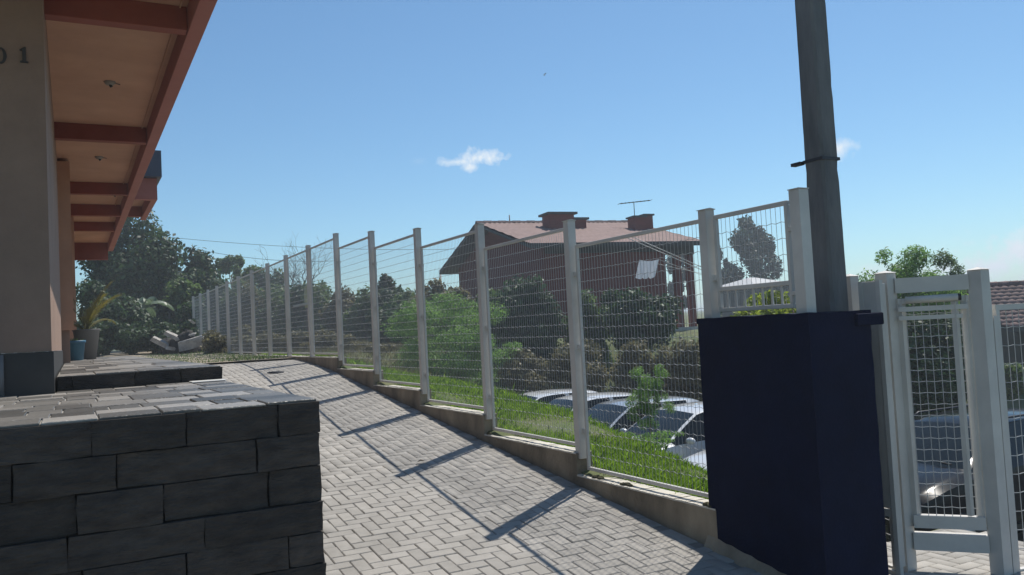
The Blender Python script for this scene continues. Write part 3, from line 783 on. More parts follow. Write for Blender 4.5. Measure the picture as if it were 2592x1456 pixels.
# ------------------------------------------------------------------ trees and bushes
px_plant('broadleaf_tree', 'tall dark broadleaf tree rising behind the end of the eaves', 'tree', (185, 500, 552, 880), 40, -.3, 'deep', 26000, .24, k=40, seed=1, trunk=.22, frac=.33, group=BIGT)
px_plant('broadleaf_tree', 'rounded dark green tree sloping down to the far end of the fence', 'tree', (370, 570, 625, 900), 42, -.3, 'deep', 16000, .24, k=30, seed=2, trunk=.18, frac=.38, group=BIGT)
px_plant('broadleaf_tree', 'sunlit mid green bough tree in front of the dark trees', 'tree', (400, 530, 690, 800), 37, -.3, 'mid', 2600, .2, k=12, seed=3, trunk=.1, group=BIGT)
px_plant('hedge_bush', 'very dark shady bush at the back of the dirt yard', 'bush', (170, 370, 715, 915), 33, -.35, 'deep', 9000, .2, k=14, seed=4, trunk=.1)
px_plant('hedge_bush', 'dark shady bush behind the rubble heap', 'bush', (330, 530, 735, 915), 36, -.35, 'deep', 9000, .2, k=14, seed=5, trunk=.1)
for i, (win, d) in enumerate((((185, 300, 800, 905), 30.5), ((270, 390, 812, 905), 31), ((360, 470, 805, 905), 31.5), ((440, 530, 800, 900), 33))):
    px_plant('hedge_bush', 'low black green bush in the deep shade along the dirt yard', 'bush', win, d, -.4, 'deep', 4500, .15, k=16, seed=140+i, trunk=.06, frac=.45, group='low dark bushes along the dirt yard')
px_plant('feathery_tree', 'pale feathery tree top showing beyond the far fence posts', 'tree', (530, 645, 648, 800), 55, -.3, 'mid', 5500, .26, k=14, seed=6, frac=.3, trunk=.12)
px_plant('leafy_tree', 'green tree crown behind the far fence below the bare branches', 'tree', (630, 735, 665, 830), 50, -.3, 'mid', 4500, .24, k=14, seed=7, trunk=.12)
MASS = [(480, 728), (540, 706), (600, 690), (655, 690), (710, 700), (765, 712), (820, 702), (875, 708), (925, 716), (975, 712), (1030, 722), (1080, 728)]
for i, (x, yt) in enumerate(MASS):
    d = 42-i*.9
    px_plant('hedge_bush', 'tall %s bush in the hedge behind the upper fence panels' % ('dusty green', 'dark', 'dusty green', 'brownish olive')[i % 4], 'bush', (x-62, x+66, yt, 905), d, -.5, ('mid', 'deep', 'mid', 'olive')[i % 4], 6500, .17, k=20, seed=20+i, trunk=.08, frac=.40, group='%s hedge bushes behind the upper fence' % ('green', 'dark', 'green', 'olive')[i % 4])
for i, (x, yt) in enumerate(((560, 838), (625, 830), (690, 828), (755, 834), (815, 832), (880, 850), (945, 868))):
    px_plant('scrub', 'low olive scrub growing at the foot of the hedge behind the fence', 'scrub', (x-55, x+55, yt, 915), 27-i*.5, -.6, 'olive', 3800, .11, k=14, seed=120+i, trunk=.04, group='olive scrub behind the upper fence')
for i, (win, d, kd, n, lab) in enumerate((
    ((930, 1080, 760, 930), 26.5, 'deep', 6000, 'dark bush below the pointed tree behind the fence'),
    ((1040, 1225, 708, 900), 29, 'olive', 8500, 'bush with yellowish lit top below the left eave of the red house'),
    ((1190, 1330, 725, 920), 26.5, 'mid', 7500, 'green bush against the corner of the red house'))):
    px_plant('hedge_bush', lab, 'bush', win, d, -.5 if d > 28 else -.8, kd, n, .17, k=18, seed=220+i, trunk=.08)
px_plant('pointed_tree', 'dark pointed tree standing above the bushes left of the red house', 'tree', (945, 1045, 672, 860), 36, -.4, 'deep', 5000, .2, k=16, seed=31, trunk=.1, frac=.36)
px_plant('feathery_shrub', 'large soft light green shrub at the edge of the grass bank', 'shrub', (945, 1320, 750, 1015), 21.5, -.85, 'bright', 46000, .08, k=80, seed=33, trunk=.05, frac=.23, aspect=.3, droop=.6)
px_plant('hedge_tree', 'dense dark green tree before the middle of the red house wall', 'tree', (1255, 1430, 690, 930), 25.5, -2.2, 'deep', 10000, .15, k=22, seed=34, trunk=.1)
px_plant('hedge_tree', 'dense dark green tree under the hanging sheet beside the porch', 'tree', (1500, 1735, 705, 900), 25, -2.2, 'deep', 11000, .15, k=22, seed=35, trunk=.1, ry=1.0)
px_plant('hedge_tree', 'yellowish green bush in the gap between the two dark trees', 'bush', (1410, 1550, 720, 990), 26, -2.2, 'mid', 10000, .15, k=22, seed=36, trunk=.08)
for i, (win, lab) in enumerate((((1250, 1420, 870, 1040), 'brown dry bush behind the first white car roof'), ((1390, 1560, 860, 1030), 'brown dry bush between the parked car roofs and dark hedge'), ((1530, 1680, 865, 1040), 'brown dry bush behind the third parked car'), ((1650, 1800, 850, 1040), 'brown dry bush behind the fourth parked car by the navy pillar'))):
    px_plant('dry_bush', lab, 'bush', win, 22.6, -2.9, 'olive', 8500, .11, k=20, seed=40+i, trunk=.06)
px_plant('sapling', 'bright green feathery sapling growing on the bank before the parked cars', 'sapling', (1580, 1705, 925, 1085), 12.0, -2.2, 'bright', 11000, .032, k=60, seed=50, trunk=.012, frac=.22, aspect=.3, droop=.5)
px_plant('sapling', 'small pale weedy plant on the bank edge below the car windscreen', 'weed', (1555, 1745, 1085, 1145), 10.6, -1.75, 'bright', 1800, .045, k=14, seed=51, trunk=.01, frac=.3, aspect=.35)
GUM = 'gum trees far behind the house'
for i, (win, kk, n, lab) in enumerate((((1825, 1995, 560, 800), 26, 7000, 'tall open gum tree with two rounded heads far beyond the fence'), ((1790, 1845, 615, 790), 12, 2200, 'small gum tree far left of the two-headed gum'), ((1670, 1750, 632, 790), 14, 3200, 'dark gum tree seen through the porch of the red house'))):
    px_plant('gum_tree', lab, 'tree', win, 75, -2, 'gum', n, .36, k=kk, seed=60+i, trunk=.3, frac=.27)
px_plant('yellow_bush', 'yellow green sunlit bush showing above the navy pillar', 'bush', (1860, 2160, 705, 960), 15, -3, 'yellow', 24000, .085, k=26, seed=70, trunk=.06, frac=.3)
px_plant('hedge_bush', 'dark bush left of the yellow green bush behind the pillar', 'bush', (1770, 1900, 770, 1000), 19, -3, 'deep', 6000, .12, k=14, seed=71, trunk=.06)
px_plant('willowy_tree', 'wispy light green tree standing behind the entrance gate', 'tree', (2130, 2420, 640, 960), 19, -3, 'bright', 30000, .10, k=70, seed=72, trunk=.1, frac=.24, aspect=.28, droop=.3)
px_plant('willowy_tree', 'thin wispy tree top behind the right gate post', 'tree', (2270, 2490, 632, 900), 21, -3, 'mid', 14000, .10, k=46, seed=73, trunk=.08, frac=.2, aspect=.28)
px_plant('hedge_bush', 'dark dense bush behind the gate above the black car', 'bush', (2170, 2490, 790, 1170), 17.6, -3.2, 'deep', 17000, .12, k=34, seed=74, trunk=.08, ry=1.2)
px_plant('hedge_bush', 'small dark bush by the cream wall beyond the wire panel', 'bush', (2470, 2600, 900, 1010), 22, -2.6, 'mid', 2500, .13, k=12, seed=75, trunk=.05)
r = np.random.default_rng(90); cl = []
for i in range(70):                                     # far wood that reads as one mass
    a = math.radians(r.uniform(-8, 110)); dd = r.uniform(110, 240)
    cl.append(((dd*math.sin(a), dd*math.cos(a), -1.5+r.uniform(-1, .8)), (r.uniform(6, 12), r.uniform(6, 12), r.uniform(1.5, 3))))
V, F = leaves(cl, 26000, .9, r)
tag(fast('far_wood', V, F, LG['gum']), 'far line of trees along the horizon', 'trees', kind='stuff')

# bare trees
def bare(name, label, px, py0, py1, d, seed, spread):
    g = random.Random(seed); p = at(px, py1, d); top = at(px, py0, d)
    t = thing(name, (p[0], p[1], -.6), label, 'tree', None); H = top[2]-p[2]
    b = MB()
    def grow(p, dr, L, rad, lev):
        if lev > 5 or rad < .005: return
        pts = [p]; q = p; dd = dr
        for s in range(4):
            dd = dd+np.array((g.gauss(0, .16), g.gauss(0, .16), g.gauss(.05, .1))); dd /= np.linalg.norm(dd); q = q+dd*L/4; pts.append(q)
        b.tube(pts, [rad*(1-.13*i) for i in range(5)], 5 if lev < 2 else 4, cap=False)
        for k in range(3 if lev < 3 else 2):
            a = g.uniform(0, 6.28); sd = np.array((math.cos(a), math.sin(a), .25))*spread+dd*.75; sd /= np.linalg.norm(sd)
            grow(pts[-1] if k < 2 else pts[2], sd, L*g.uniform(.62, .85), rad*.55, lev+1)
    grow(np.array((p[0], p[1], -.6)), np.array((0, 0, 1.)), H*.24+(p[2]+.6)*.75, .16, 0)
    b.v = [(p[0]+(x-p[0])*.62, p[1]+(y-p[1])*.62, -.6+(z+.6)*.69) for x, y, z in b.v]
    b.build('branches', DEAD, t)
bare('bare_tree', 'leafless grey tree forking above the fence posts', 712, 612, 720, 48, 3, .62)
bare('bare_tree', 'smaller leafless tree right of the forked bare tree', 778, 640, 720, 46, 7, .6)

# banana plant
bn = at(362, 800, 34.5); bt = thing('banana_plant', (bn[0], bn[1], -.35), 'banana plant with broad pale torn leaves by the rubble', 'banana plant')
MB().tube([(bn[0], bn[1], -.5), (bn[0]+.05, bn[1], 1.75)], [.13, .06], 9).build('stem', LG['banana'], bt)
r = random.Random(4)
for k, (a, el_, Ln) in enumerate(((3.4, .75, 1.6), (.2, .6, 1.9), (5.2, .9, 1.5), (1.6, 1.0, 1.4), (4.3, .3, 1.3), (.9, .15, 1.2), (2.6, .2, 1.2))):
    Ln *= .72; p = np.array((bn[0]+.05, bn[1], 1.7)); d = np.array((math.cos(a)*math.cos(el_), math.sin(a)*math.cos(el_), math.sin(el_))); pts = []
    for s in range(11): pts.append(p.copy()); p = p+d*Ln/10; d = d+np.array((0, 0, -.17)); d /= np.linalg.norm(d)
    side = np.cross(pts[4]-pts[0], (0, 0, 1)); side /= np.linalg.norm(side); b = MB()
    for s in range(10):
        w0, w1 = [.19*math.sin(math.pi*min(1, (q+1.2)/11.5))**.6 for q in (s, s+1)]
        for sg in (-1, 1):
            dr = np.array((0, 0, -.10-.05*r.random()))
            b.add([pts[s], pts[s+1]-(pts[s+1]-pts[s])*.05, pts[s+1]-(pts[s+1]-pts[s])*.05+side*sg*w1+dr, pts[s]+side*sg*w0+dr], [(0, 1, 2, 3)])
    b.tube(pts, [.018-.0014*i for i in range(11)], 4).build('leaf', LG['banana'], bt)

# ------------------------------------------------------------------ grass on the bank
g = np.random.default_rng(12); N = 95000
X = 4.50+g.random(N)**1.1*2.1; Y = 5.05+g.random(N)**1.25*18; keep = (X > 4.50); X, Y = X[keep], Y[keep]
Z = np.array([hgt(x, y) for x, y in zip(X, Y)])
h = g.uniform(.03, .085, len(X))*(1+.5*(np.sin(X*3+Y*2.1)*np.sin(Y*1.3)))
h = np.where(g.random(len(X)) < .02, h*1.9, h)
a = g.random(len(X))*6.283; w = g.uniform(.003, .007, len(X)); ln = g.normal(0, .5, (len(X), 2))*h[:, None]
B0 = np.stack([X-np.cos(a)*w, Y-np.sin(a)*w, Z-.01], 1); B1 = np.stack([X+np.cos(a)*w, Y+np.sin(a)*w, Z-.01], 1)
M0 = np.stack([X-np.cos(a)*w*.8+ln[:, 0]*.35, Y-np.sin(a)*w*.8+ln[:, 1]*.35, Z+h*.6], 1); M1 = np.stack([X+np.cos(a)*w*.8+ln[:, 0]*.35, Y+np.sin(a)*w*.8+ln[:, 1]*.35, Z+h*.6], 1)
T = np.stack([X+ln[:, 0], Y+ln[:, 1], Z+h], 1)
V = np.stack([B0, B1, M1, T, M0], 1).reshape(-1, 3); F = np.arange(len(X)*5).reshape(-1, 5)
tag(fast('bank_grass', V, F, LG['grass']), 'bright green grass covering the bank behind the fence', 'grass', kind='stuff')
N = 34000; X = 4.5+g.random(N)*6.5; Y = 13.5+g.random(N)*20; Z = np.array([hgt(x, y) for x, y in zip(X, Y)]); h = g.uniform(.08, .30, N)*np.clip((X-4.3)/1.6, .25, 1)
a = g.random(N)*6.283; w = g.uniform(.006, .014, N); ln = g.normal(0, .45, (N, 2))*h[:, None]
V = np.stack([np.stack([X-np.cos(a)*w, Y-np.sin(a)*w, Z-.01], 1), np.stack([X+np.cos(a)*w, Y+np.sin(a)*w, Z-.01], 1), np.stack([X+ln[:, 0], Y+ln[:, 1], Z+h], 1)], 1).reshape(-1, 3)
tag(fast('rough_grass', V, np.arange(N*3).reshape(-1, 3), LG['olive']), 'rough olive grass beyond the upper fence panels', 'grass', kind='stuff')
# thin weeds in the dirt yard
N = 5000; X = g.uniform(1.1, 4.25, N); Y = 18.7+g.random(N)**1.3*15; h = g.uniform(.03, .12, N)*np.clip((X-1)/3, .2, 1); Z = np.full(N, -.43)+np.minimum(.25, .05*np.maximum(0, (Y-19)/10)**2)
a = g.random(N)*6.283; ln = g.normal(0, .5, (N, 2))*h[:, None]
V = np.stack([np.stack([X-np.cos(a)*.012, Y-np.sin(a)*.012, Z], 1), np.stack([X+np.cos(a)*.012, Y+np.sin(a)*.012, Z], 1), np.stack([X+ln[:, 0], Y+ln[:, 1], Z+h], 1)], 1).reshape(-1, 3)
tag(fast('yard_weeds', V, np.arange(N*3).reshape(-1, 3), LG['mid']), 'thin weeds scattered over the dirt yard', 'weeds', kind='stuff')

# ------------------------------------------------------------------ rubble at the top of the drive
RUB = mat('pale_rubble', (.22, .20, .18), (.52, .49, .44), 6, .9, bump=.5, bscale=20)
def slab(px, py, d, L, Wd, T, rot, lab, m_=RUB, seed=0):
    r = random.Random(seed); p = at(px, py, d); b = MB()
    poly = [(-L/2, -T/2), (-L*.1, -T*.56), (L*.42, -T*.5), (L/2, T*.1), (L*.35, T/2), (-L*.45, T*.47)]
    R3 = np.array(Matrix.Rotation(rot[2], 3, 'Z') @ Matrix.Rotation(rot[1], 3, 'Y') @ Matrix.Rotation(rot[0], 3, 'X'))
    vs = [(q, s*Wd/2+r.uniform(-.03, .03), z) for s in (-1, 1) for q, z in poly]; vs = [R3 @ np.array(v)+p for v in vs]
    n = 6; b.add(vs, [tuple(range(n)), tuple(range(n, 2*n))[::-1]]+[(i, n+i, n+(i+1) % n, (i+1) % n) for i in range(n)])
    return tag(b.build('broken_slab', m_), lab, 'rubble', 'broken pieces in the rubble heap')
RD = 29.5
slab(488, 868, RD, .95, .5, .34, (.1, -.22, -.3), 'large broken white slab lying at the right of the rubble heap', seed=1)
slab(470, 852, RD+.25, .75, .3, .09, (.1, -.25, -.2), 'thin pale board resting on the large broken slab', seed=2)
slab(405, 866, RD-.1, .62, .25, .16, (.2, .55, -.2), 'pale broken bar leaning at the left of the rubble heap', seed=3)
slab(438, 850, RD+.1, .6, .22, .13, (.2, .5, -.4), 'pale broken bar in the middle of the rubble heap', seed=4)
slab(432, 882, RD-.2, .3, .2, .12, (.1, .2, .4), 'small pale lump at the foot of the rubble heap', seed=5)
slab(487, 815, RD+.3, .2, .12, .06, (.1, .7, .4), 'pale scrap on top of the dark heap by the fence', seed=6)
hp = at(470, 860, RD+.4); b = MB(); r = random.Random(9)
for k in range(9): b.blob((hp[0]+r.uniform(-.8, .45), hp[1]+r.uniform(-.2, .6), -.42+r.uniform(.1, .5)), (r.uniform(.25, .5), r.uniform(.25, .5), r.uniform(.2, .5)), 9, 6, .25, r)
tag(b.build('earth_heap', mat('dark_heap', (.02, .018, .016), (.045, .04, .035), 5, .95, bump=.8, bscale=12)), 'dark heap of earth and scrap behind the broken slabs', 'heap')

# ------------------------------------------------------------------ parked cars (front faces -X)
ST = [  # x, width, belt z, rail half width, rail z, centre z
 (0.00, .76, .55, .58, .56, .57), (.05, .86, .66, .62, .68, .70), (.22, .93, .76, .66, .79, .815), (.55, .97, .85, .69, .885, .915), (.92, 1, .915, .71, .95, .98), (1.08, 1, .935, .70, .975, 1.0),
 (1.42, 1, .95, .645, 1.20, 1.235), (1.72, 1, .958, .595, 1.365, 1.41), (1.85, 1, .962, .59, 1.395, 1.45), (2.05, 1, .966, .59, 1.415, 1.475), (2.42, 1, .972, .59, 1.425, 1.487), (2.51, 1, .974, .59, 1.424, 1.486),
 (3.05, 1, .985, .575, 1.405, 1.462), (3.30, .985, .995, .565, 1.38, 1.435), (3.42, .975, 1.0, .56, 1.345, 1.39), (3.74, .95, 1.0, .56, 1.08, 1.10), (3.86, .91, .92, .58, .96, .97), (3.95, .83, .58, .56, .60, .61)]
def car(name, label, loc, paint, sx=1.0, sy=1.0, sz=1.0, hw=.84, extras=()):
    t = thing(name, loc, label, 'car')
    rows = []
    for x, w, zb, wr, zr_, zc in ST:
        w *= hw; wr = wr*hw/.84
        half = [(w*.90, .19), (w, .40), (w, max(.45, zb-.12)), (w*.965, zb), (wr, zr_), (wr-.055, zr_+.018), (wr*.5, zc-.012), (0, zc)]
        pts = [(x, -a, z) for a, z in half]+[(x, a, z) for a, z in half[-2::-1]]
        rows.append([(loc[0]+p[0]*sx, loc[1]+p[1]*sy, loc[2]+p[2]*sz) for p in pts])
    n = 15; bodyb, wind, rear = MB(), MB(), MB(); sides = {0: MB(), 1: MB(), 2: MB(), 3: MB()}
    flat = [p for row in rows for p in row]
    def dest(i, j):
        jj = j if j < 7 else 13-j
        if 5 <= i <= 6 and jj >= 5: return wind
        if i == 14 and jj >= 5: return rear
        if jj == 3 and 5 <= i <= 9: return sides[0 if j < 7 else 1]
        if jj == 3 and i == 11: return sides[2 if j < 7 else 3]
        return bodyb
    for i in range(len(rows)-1):
        for j in range(n-1):
            q = (i*n+j, i*n+j+1, (i+1)*n+j+1, (i+1)*n+j)
            dest(i, j).add([flat[k] for k in q], [(0, 1, 2, 3)], True)
    bodyb.add(rows[0], [tuple(range(n))[::-1]]); bodyb.add(rows[-1], [tuple(range(n))])
    bodyb.add([rows[0][0], rows[0][-1], rows[-1][-1], rows[-1][0]], [(0, 1, 2, 3)])
    import bmesh
    def weld(mb, nm, mt, par):
        o = mb.build(nm, mt, par); bm = bmesh.new(); bm.from_mesh(o.data); bmesh.ops.remove_doubles(bm, verts=bm.verts, dist=.0008); bmesh.ops.recalc_face_normals(bm, faces=bm.faces)
        bm.to_mesh(o.data); bm.free(); o.data.set_sharp_from_angle(angle=math.radians(42)); return o
    bo = weld(bodyb, 'body', paint, t)
    weld(wind, 'windscreen', GLASS, t); weld(rear, 'rear_window', GLASS, t)
    for k in sides: weld(sides[k], 'side_window', GLASS, t)
    S = lambda x, y, z: (loc[0]+x*sx, loc[1]+y*sy*hw/.84, loc[2]+z*sz)
    for x in (.70, 3.22):
        for s in (-1, 1):
            c = S(x, s*.77, .30); R = .30*sz; yy = [c[1]+s*q for q in (-.09, .085)]
            w = MB().tube([(c[0], yy[0], c[2]), (c[0], yy[1], c[2])], R, 20); w = w.build('wheel', TYRE, t)
            b = MB().tube([(c[0], yy[1]-s*.02, c[2]), (c[0], yy[1]+s*.006, c[2])], R*.62, 16)
            b.build('rim', RIM, w)
    for s in (-1, 1):
        c = S(1.30, s*.93, 1.0); b = MB().blob(c, (.055, .11, .058), 12, 8); mr_ = b.build('mirror', paint, t)
        MB().bar(S(1.30, s*.80, .965), S(1.30, s*.9, .97), .04, .03).build('stalk', PLAST, mr_)
        c = S(.20, s*.60, .66); MB().blob(c, (.16, .15, .075), 12, 8).build('headlight', LAMP, t)
        for x in (1.95, 2.75): MB().bar(S(x, s*.853, .86), S(x+.17, s*.853, .865), .025, .025).build('handle', paint, t)
        b = MB().bar(S(1.0, s*.845, .30), S(3.0, s*.845, .30), .03, .07); b.build('sill_trim', PLAST, t)
    MB().box(*[v for q in zip(S(-.012, -.45, .36), S(.05, .45, .50)) for v in q]).build('grille', PLAST, t)
    for s in (-.45, .08): MB().bar(S(1.12, s, 1.022), S(1.16, s+.38, 1.035), .014, .012).build('wiper', PLAST, t)
    if 'antenna' in extras: MB().tube([S(2.2, 0, 1.48), S(2.45, 0, 1.70)], .005, 5).build('antenna', PLAST, t)
    if 'rails' in extras:
        for s in (-1, 1): MB().tube([S(1.85, s*.55, 1.425), S(1.95, s*.55, 1.475), S(3.1, s*.55, 1.47), S(3.25, s*.55, 1.40)], .016, 6).build('roof_rail', STEEL, t)
    return t
PZ = PARK+.012
CARG = None
car('parked_car', 'white hatchback with an aerial, last car of the row behind the grass bank', (7.75, 17.3, PZ), CARW, extras=('antenna',))
car('parked_car', 'white hatchback parked second from the far end of the row', (7.75, 15.5, PZ), CARW)
car('parked_car', 'silver hatchback behind the feathery sapling on the bank', (7.65, 13.7, PZ), CARS, 1.03, 1, 1.0)
car('parked_car', 'white car with its windscreen and mirror beside the navy pillar', (7.65, 11.85, PZ), CARW, 1.05, 1.02, 1.0)
car('parked_car', 'white car mostly hidden behind the gate and the black car', (7.9, 9.6, PZ), CARW, 1.05, 1.02, 1.0)
car('parked_car', 'black car with roof rails seen through the entrance gate mesh', (8.25, 7.05, PZ), CARK, 1.08, 1.06, 1.06, extras=('rails',))

# ------------------------------------------------------------------ red house
hs = np.array((15.35, 26.3)); he = np.array((.992, -.125)); he /= np.linalg.norm(he); hn = np.array((-he[1], he[0]))
def HP(a, c, z): p = hs+he*a+hn*c; return (p[0], p[1], z)
hz = thing('red_house', HP(3, 4, -2.4), 'red walled house with a low clay roof behind the bushes', 'house')
ez, rz_ = 3.05, 4.42; W_, D_ = 5.2, 10.4
def hbox(b, a0, a1, c0, c1, z0, z1):
    v = [HP(a, c, z) for z in (z0, z1) for a, c in ((a0, c0), (a1, c0), (a1, c1), (a0, c1))]
    return b.add(v, [(3, 2, 1, 0), (4, 5, 6, 7), (0, 1, 5, 4), (1, 2, 6, 5), (2, 3, 7, 6), (3, 0, 4, 7)])
hbox(MB(), 0, W_, 0, D_, -2.6, ez-.02).build('wall', BRICK, hz)
b = MB(); b.add([HP(0.0, 0, ez-.02), HP(0.0, D_, ez-.02), HP(0.0, D_/2, rz_-.1), HP(.2, 0, ez-.02), HP(.2, D_, ez-.02), HP(.2, D_/2, rz_-.1)], [(0, 2, 1), (3, 4, 5), (0, 3, 5, 2), (1, 2, 5, 4)]); b.build('gable', BRICK, hz)
MB().add([HP(W_-.2, 0, ez-.02), HP(W_-.2, D_, ez-.02), HP(W_-.2, D_/2, rz_-.1), HP(W_, 0, ez-.02), HP(W_, D_, ez-.02), HP(W_, D_/2, rz_-.1)], [(0, 2, 1), (3, 4, 5), (0, 3, 5, 2), (1, 2, 5, 4)]).build('gable', BRICK, hz)
RL, RR, OV = -.75, 6.6, .75
def roofz(c, base=0): return ez+.06+(rz_-ez)*(1-abs(c-D_/2)/(D_/2))+base
def slope(sgn, nm, a0, a1):
    """wavy tiled slope, thick enough to show its edge"""
    b = MB(); n = int((a1-a0)/.11); c0 = -OV if sgn > 0 else D_+OV*1.1; c1 = D_/2; V = []; F = []; m_ = 13
    for j in range(m_+1):
        c = c0+(c1-c0)*j/m_
        for i in range(n+1):
            for st in (0,):
                a = a0+(a1-a0)*i/n; V.append(HP(a, c, roofz(c)+.03*math.sin(i*math.pi/1.0+.5*math.pi)*.8+.022*(0 if j % 2 else 1)))
    for j in range(m_):
        for i in range(n): F.append((j*(n+1)+i, j*(n+1)+i+1, (j+1)*(n+1)+i+1, (j+1)*(n+1)+i))
    b.add(V, F, True); b.build(nm, ROOF, hz)
    u = MB(); z0, z1 = roofz(c0)-.05, roofz(c1)-.05
    u.add([HP(a0, c0, z0-.09), HP(a1, c0, z0-.09), HP(a1, c1, z1-.09), HP(a0, c1, z1-.09), HP(a0, c0, z0), HP(a1, c0, z0), HP(a1, c1, z1), HP(a0, c1, z1)],
          [(3, 2, 1, 0), (4, 5, 6, 7), (0, 1, 5, 4), (1, 2, 6, 5), (2, 3, 7, 6), (3, 0, 4, 7)]); u.build('roof_lining', SOFF, hz)
slope(1, 'roof_front', RL, RR); slope(-1, 'roof_back', RL, RR)
# ridge tiles
me = MB(); me.prism([(-.13, -.02), (-.07, .075), (.07, .075), (.13, -.02)], 'x', 0, .36); rme = bpy.data.meshes.new('ridge_tile'); rme.from_pydata(me.v, [], me.f); rme.materials.append(ROOF)
L0 = WL[hz.name]; ang = math.atan2(he[1], he[0]); k = 0; a = RL
while a < RR-.1:
    o = bpy.data.objects.new('ridge_tile', rme); col.objects.link(o); o.parent = hz; p = HP(a, D_/2, rz_+.07+.012*(k % 2)); o.location = (p[0]-L0[0], p[1]-L0[1], p[2]+ZC-L0[2]); o.rotation_euler = (0, 0, ang); a += .33; k += 1
hbox(MB(), RL+.0, RR, -OV-.03, -OV+.0, ez-.22, ez-.10).build('gutter', SOFF, hz)
hbox(MB(), .1, RR-.2, -.12, -.01, ez-.42, ez-.16).build('eave_beam', SOFF, hz)
# porch posts on the right, porch post on the left
for a, c in ((5.72, .1), (6.3, .1), (6.3, 3.0)): hbox(MB(), a, a+.24, c, c+.24, -2.6, ez-.16).build('porch_post', BRICK, hz)
hbox(MB(), W_+.005, RR-.1, -.05, .2, ez-.55, ez-.16).build('porch_beam', SOFF, hz)
hbox(MB(), W_+.005, RR, -.1, 3.4, -.55, -.35).build('porch_floor', CREAM, hz)
b = MB().tube([HP(-.62, D_+1.1, -.5), HP(-.62, D_+1.1, ez-.05)], .05, 8); b.build('veranda_post', WHITE, hz)
hbox(MB(), -6.5, .0, D_-.5, D_-.3, -.6, .95).build('side_wall', BRICK, hz)
# chimneys
for a0, a1, c, zt, cap in ((1.75, 2.85, 3.1, 4.55, .12), (2.95, 3.5, 3.3, 4.35, .10)):
    ch = hbox(MB(), a0, a1, c, c+.8, roofz(c)-.5, zt).build('chimney', BRICK, hz)
    hbox(MB(), a0-cap, a1+cap, c-cap, c+.8+cap, zt, zt+.09).build('cap', SOFF, ch)
for a0, a1, c, zt in ((5.42, 5.95, 2.6, 4.35), (6.02, 6.42, 2.8, 4.45)):
    ch = hbox(MB(), a0, a1, c, c+.6, roofz(c)-.4, zt).build('chimney', BRICK, hz)
    hbox(MB(), a0-.06, a1+.06, c-.06, c+.66, zt, zt+.07).build('cap', SOFF, ch)
b = MB().tube([HP(6.0, 3.6, 3.9), HP(6.0, 3.6, 5.12)], .018, 6).bar(HP(5.3, 3.6, 5.08), HP(6.7, 3.4, 5.20), .035)
for k in range(9): q = np.array(HP(5.3, 3.6, 5.08))*(1-k/8)+np.array(HP(6.7, 3.4, 5.20))*(k/8); b.bar(q+np.array((-.05, -.22, 0)), q+np.array((.05, .22, 0)), .012)
an = thing('roof_antenna', HP(6.0, 3.6, 3.9), 'thin television antenna standing behind the right chimneys', 'antenna')
b.build('mast', STEEL, an)
dp = HP(.9, D_/2+.3, rz_+.1); b = MB().tube([dp, (dp[0], dp[1], dp[2]+.35)], .03, 6)
vt = b.build('roof_vent', CREAM); tag(vt, 'small pale vent pipe on the ridge of the red house', 'vent pipe')
# clothes line with a sheet
wa, wb = HP(2.7, -1.6, 3.0), HP(6.3, -1.9, 1.45)
cl_ = thing('clothes_line', HP(4, -1.8, 1.0), 'pair of pale washing lines crossing in front of the red house', 'washing line')
MB().tube([wa, wb], .014, 5).build('line', WHITE, cl_); MB().tube([np.array(wa)+(0, 0, .12), np.array(wb)+(0, 0, .10)], .014, 5).build('line', WHITE, cl_)
p0 = at(1618, 658, 28.4); p1 = at(1667, 657, 28.4)
sh = thing('hanging_sheet', (p0[0], p0[1], p0[2]-.6), 'grey white sheet hanging from the line on the red house', 'sheet')
b = MB(); V = []; F = []; n_, m_ = 14, 9; lo0, lo1 = at(1608, 706, 28.3), at(1655, 703, 28.3)
for j in range(m_+1):
    for i in range(n_+1):
        s, t_ = i/n_, j/m_
        q = (p0*(1-s)+p1*s)*(1-t_)+(lo0*(1-s)+lo1*s)*t_; q = q+np.array((0, .05*math.sin(s*17)*(0.3+t_), -.05*math.sin(math.pi*s)*(1-t_)+.03*t_*math.sin(s*20))); V.append(q)
for j in range(m_):
    for i in range(n_): F.append((j*(n_+1)+i, j*(n_+1)+i+1, (j+1)*(n_+1)+i+1, (j+1)*(n_+1)+i))
b.add(V, F, True); b.build('cloth', CLOTH, sh)
MB().tube([wb, p0], .008, 4).build('cord', WHITE, sh); MB().tube([p1, HP(6.9, -1.2, 1.3)], .008, 4).build('cord', WHITE, sh)

# ------------------------------------------------------------------ boards behind the far fence
yb = at(777, 752, 27.5); b = MB(); pr = [(-.075, -.36), (.075, -.36), (.085, .1), (.06, .33), (.0, .40), (-.06, .33), (-.085, .1)]
b.prism([(yb[0]+p, yb[2]+q) for p, q in pr], 'y', yb[1], yb[1]+.03)
tag(b.build('upright_board', BOARDY), 'upright yellowish board with a rounded top behind the fence', 'board')
wbp = at(770, 768, 27.4); b = MB(); a_ = at(743, 775, 27.4); c_2 = at(790, 766, 27.4)
b.bar(a_, c_2, .12, .05)
tag(b.build('white_board', CREAM), 'pale board lying flat under the upright yellow board', 'board')
yb0 = at(777, 800, 27.7); b = MB().tube([(yb0[0], yb0[1], -.6), (yb0[0], yb0[1], at(777, 760, 27.7)[2])], .04, 6).bar(at(740, 778, 27.6), at(795, 770, 27.6), .05)
tag(b.build('wooden_trestle', BARK), 'rough wooden trestle carrying the boards behind the fence', 'trestle')

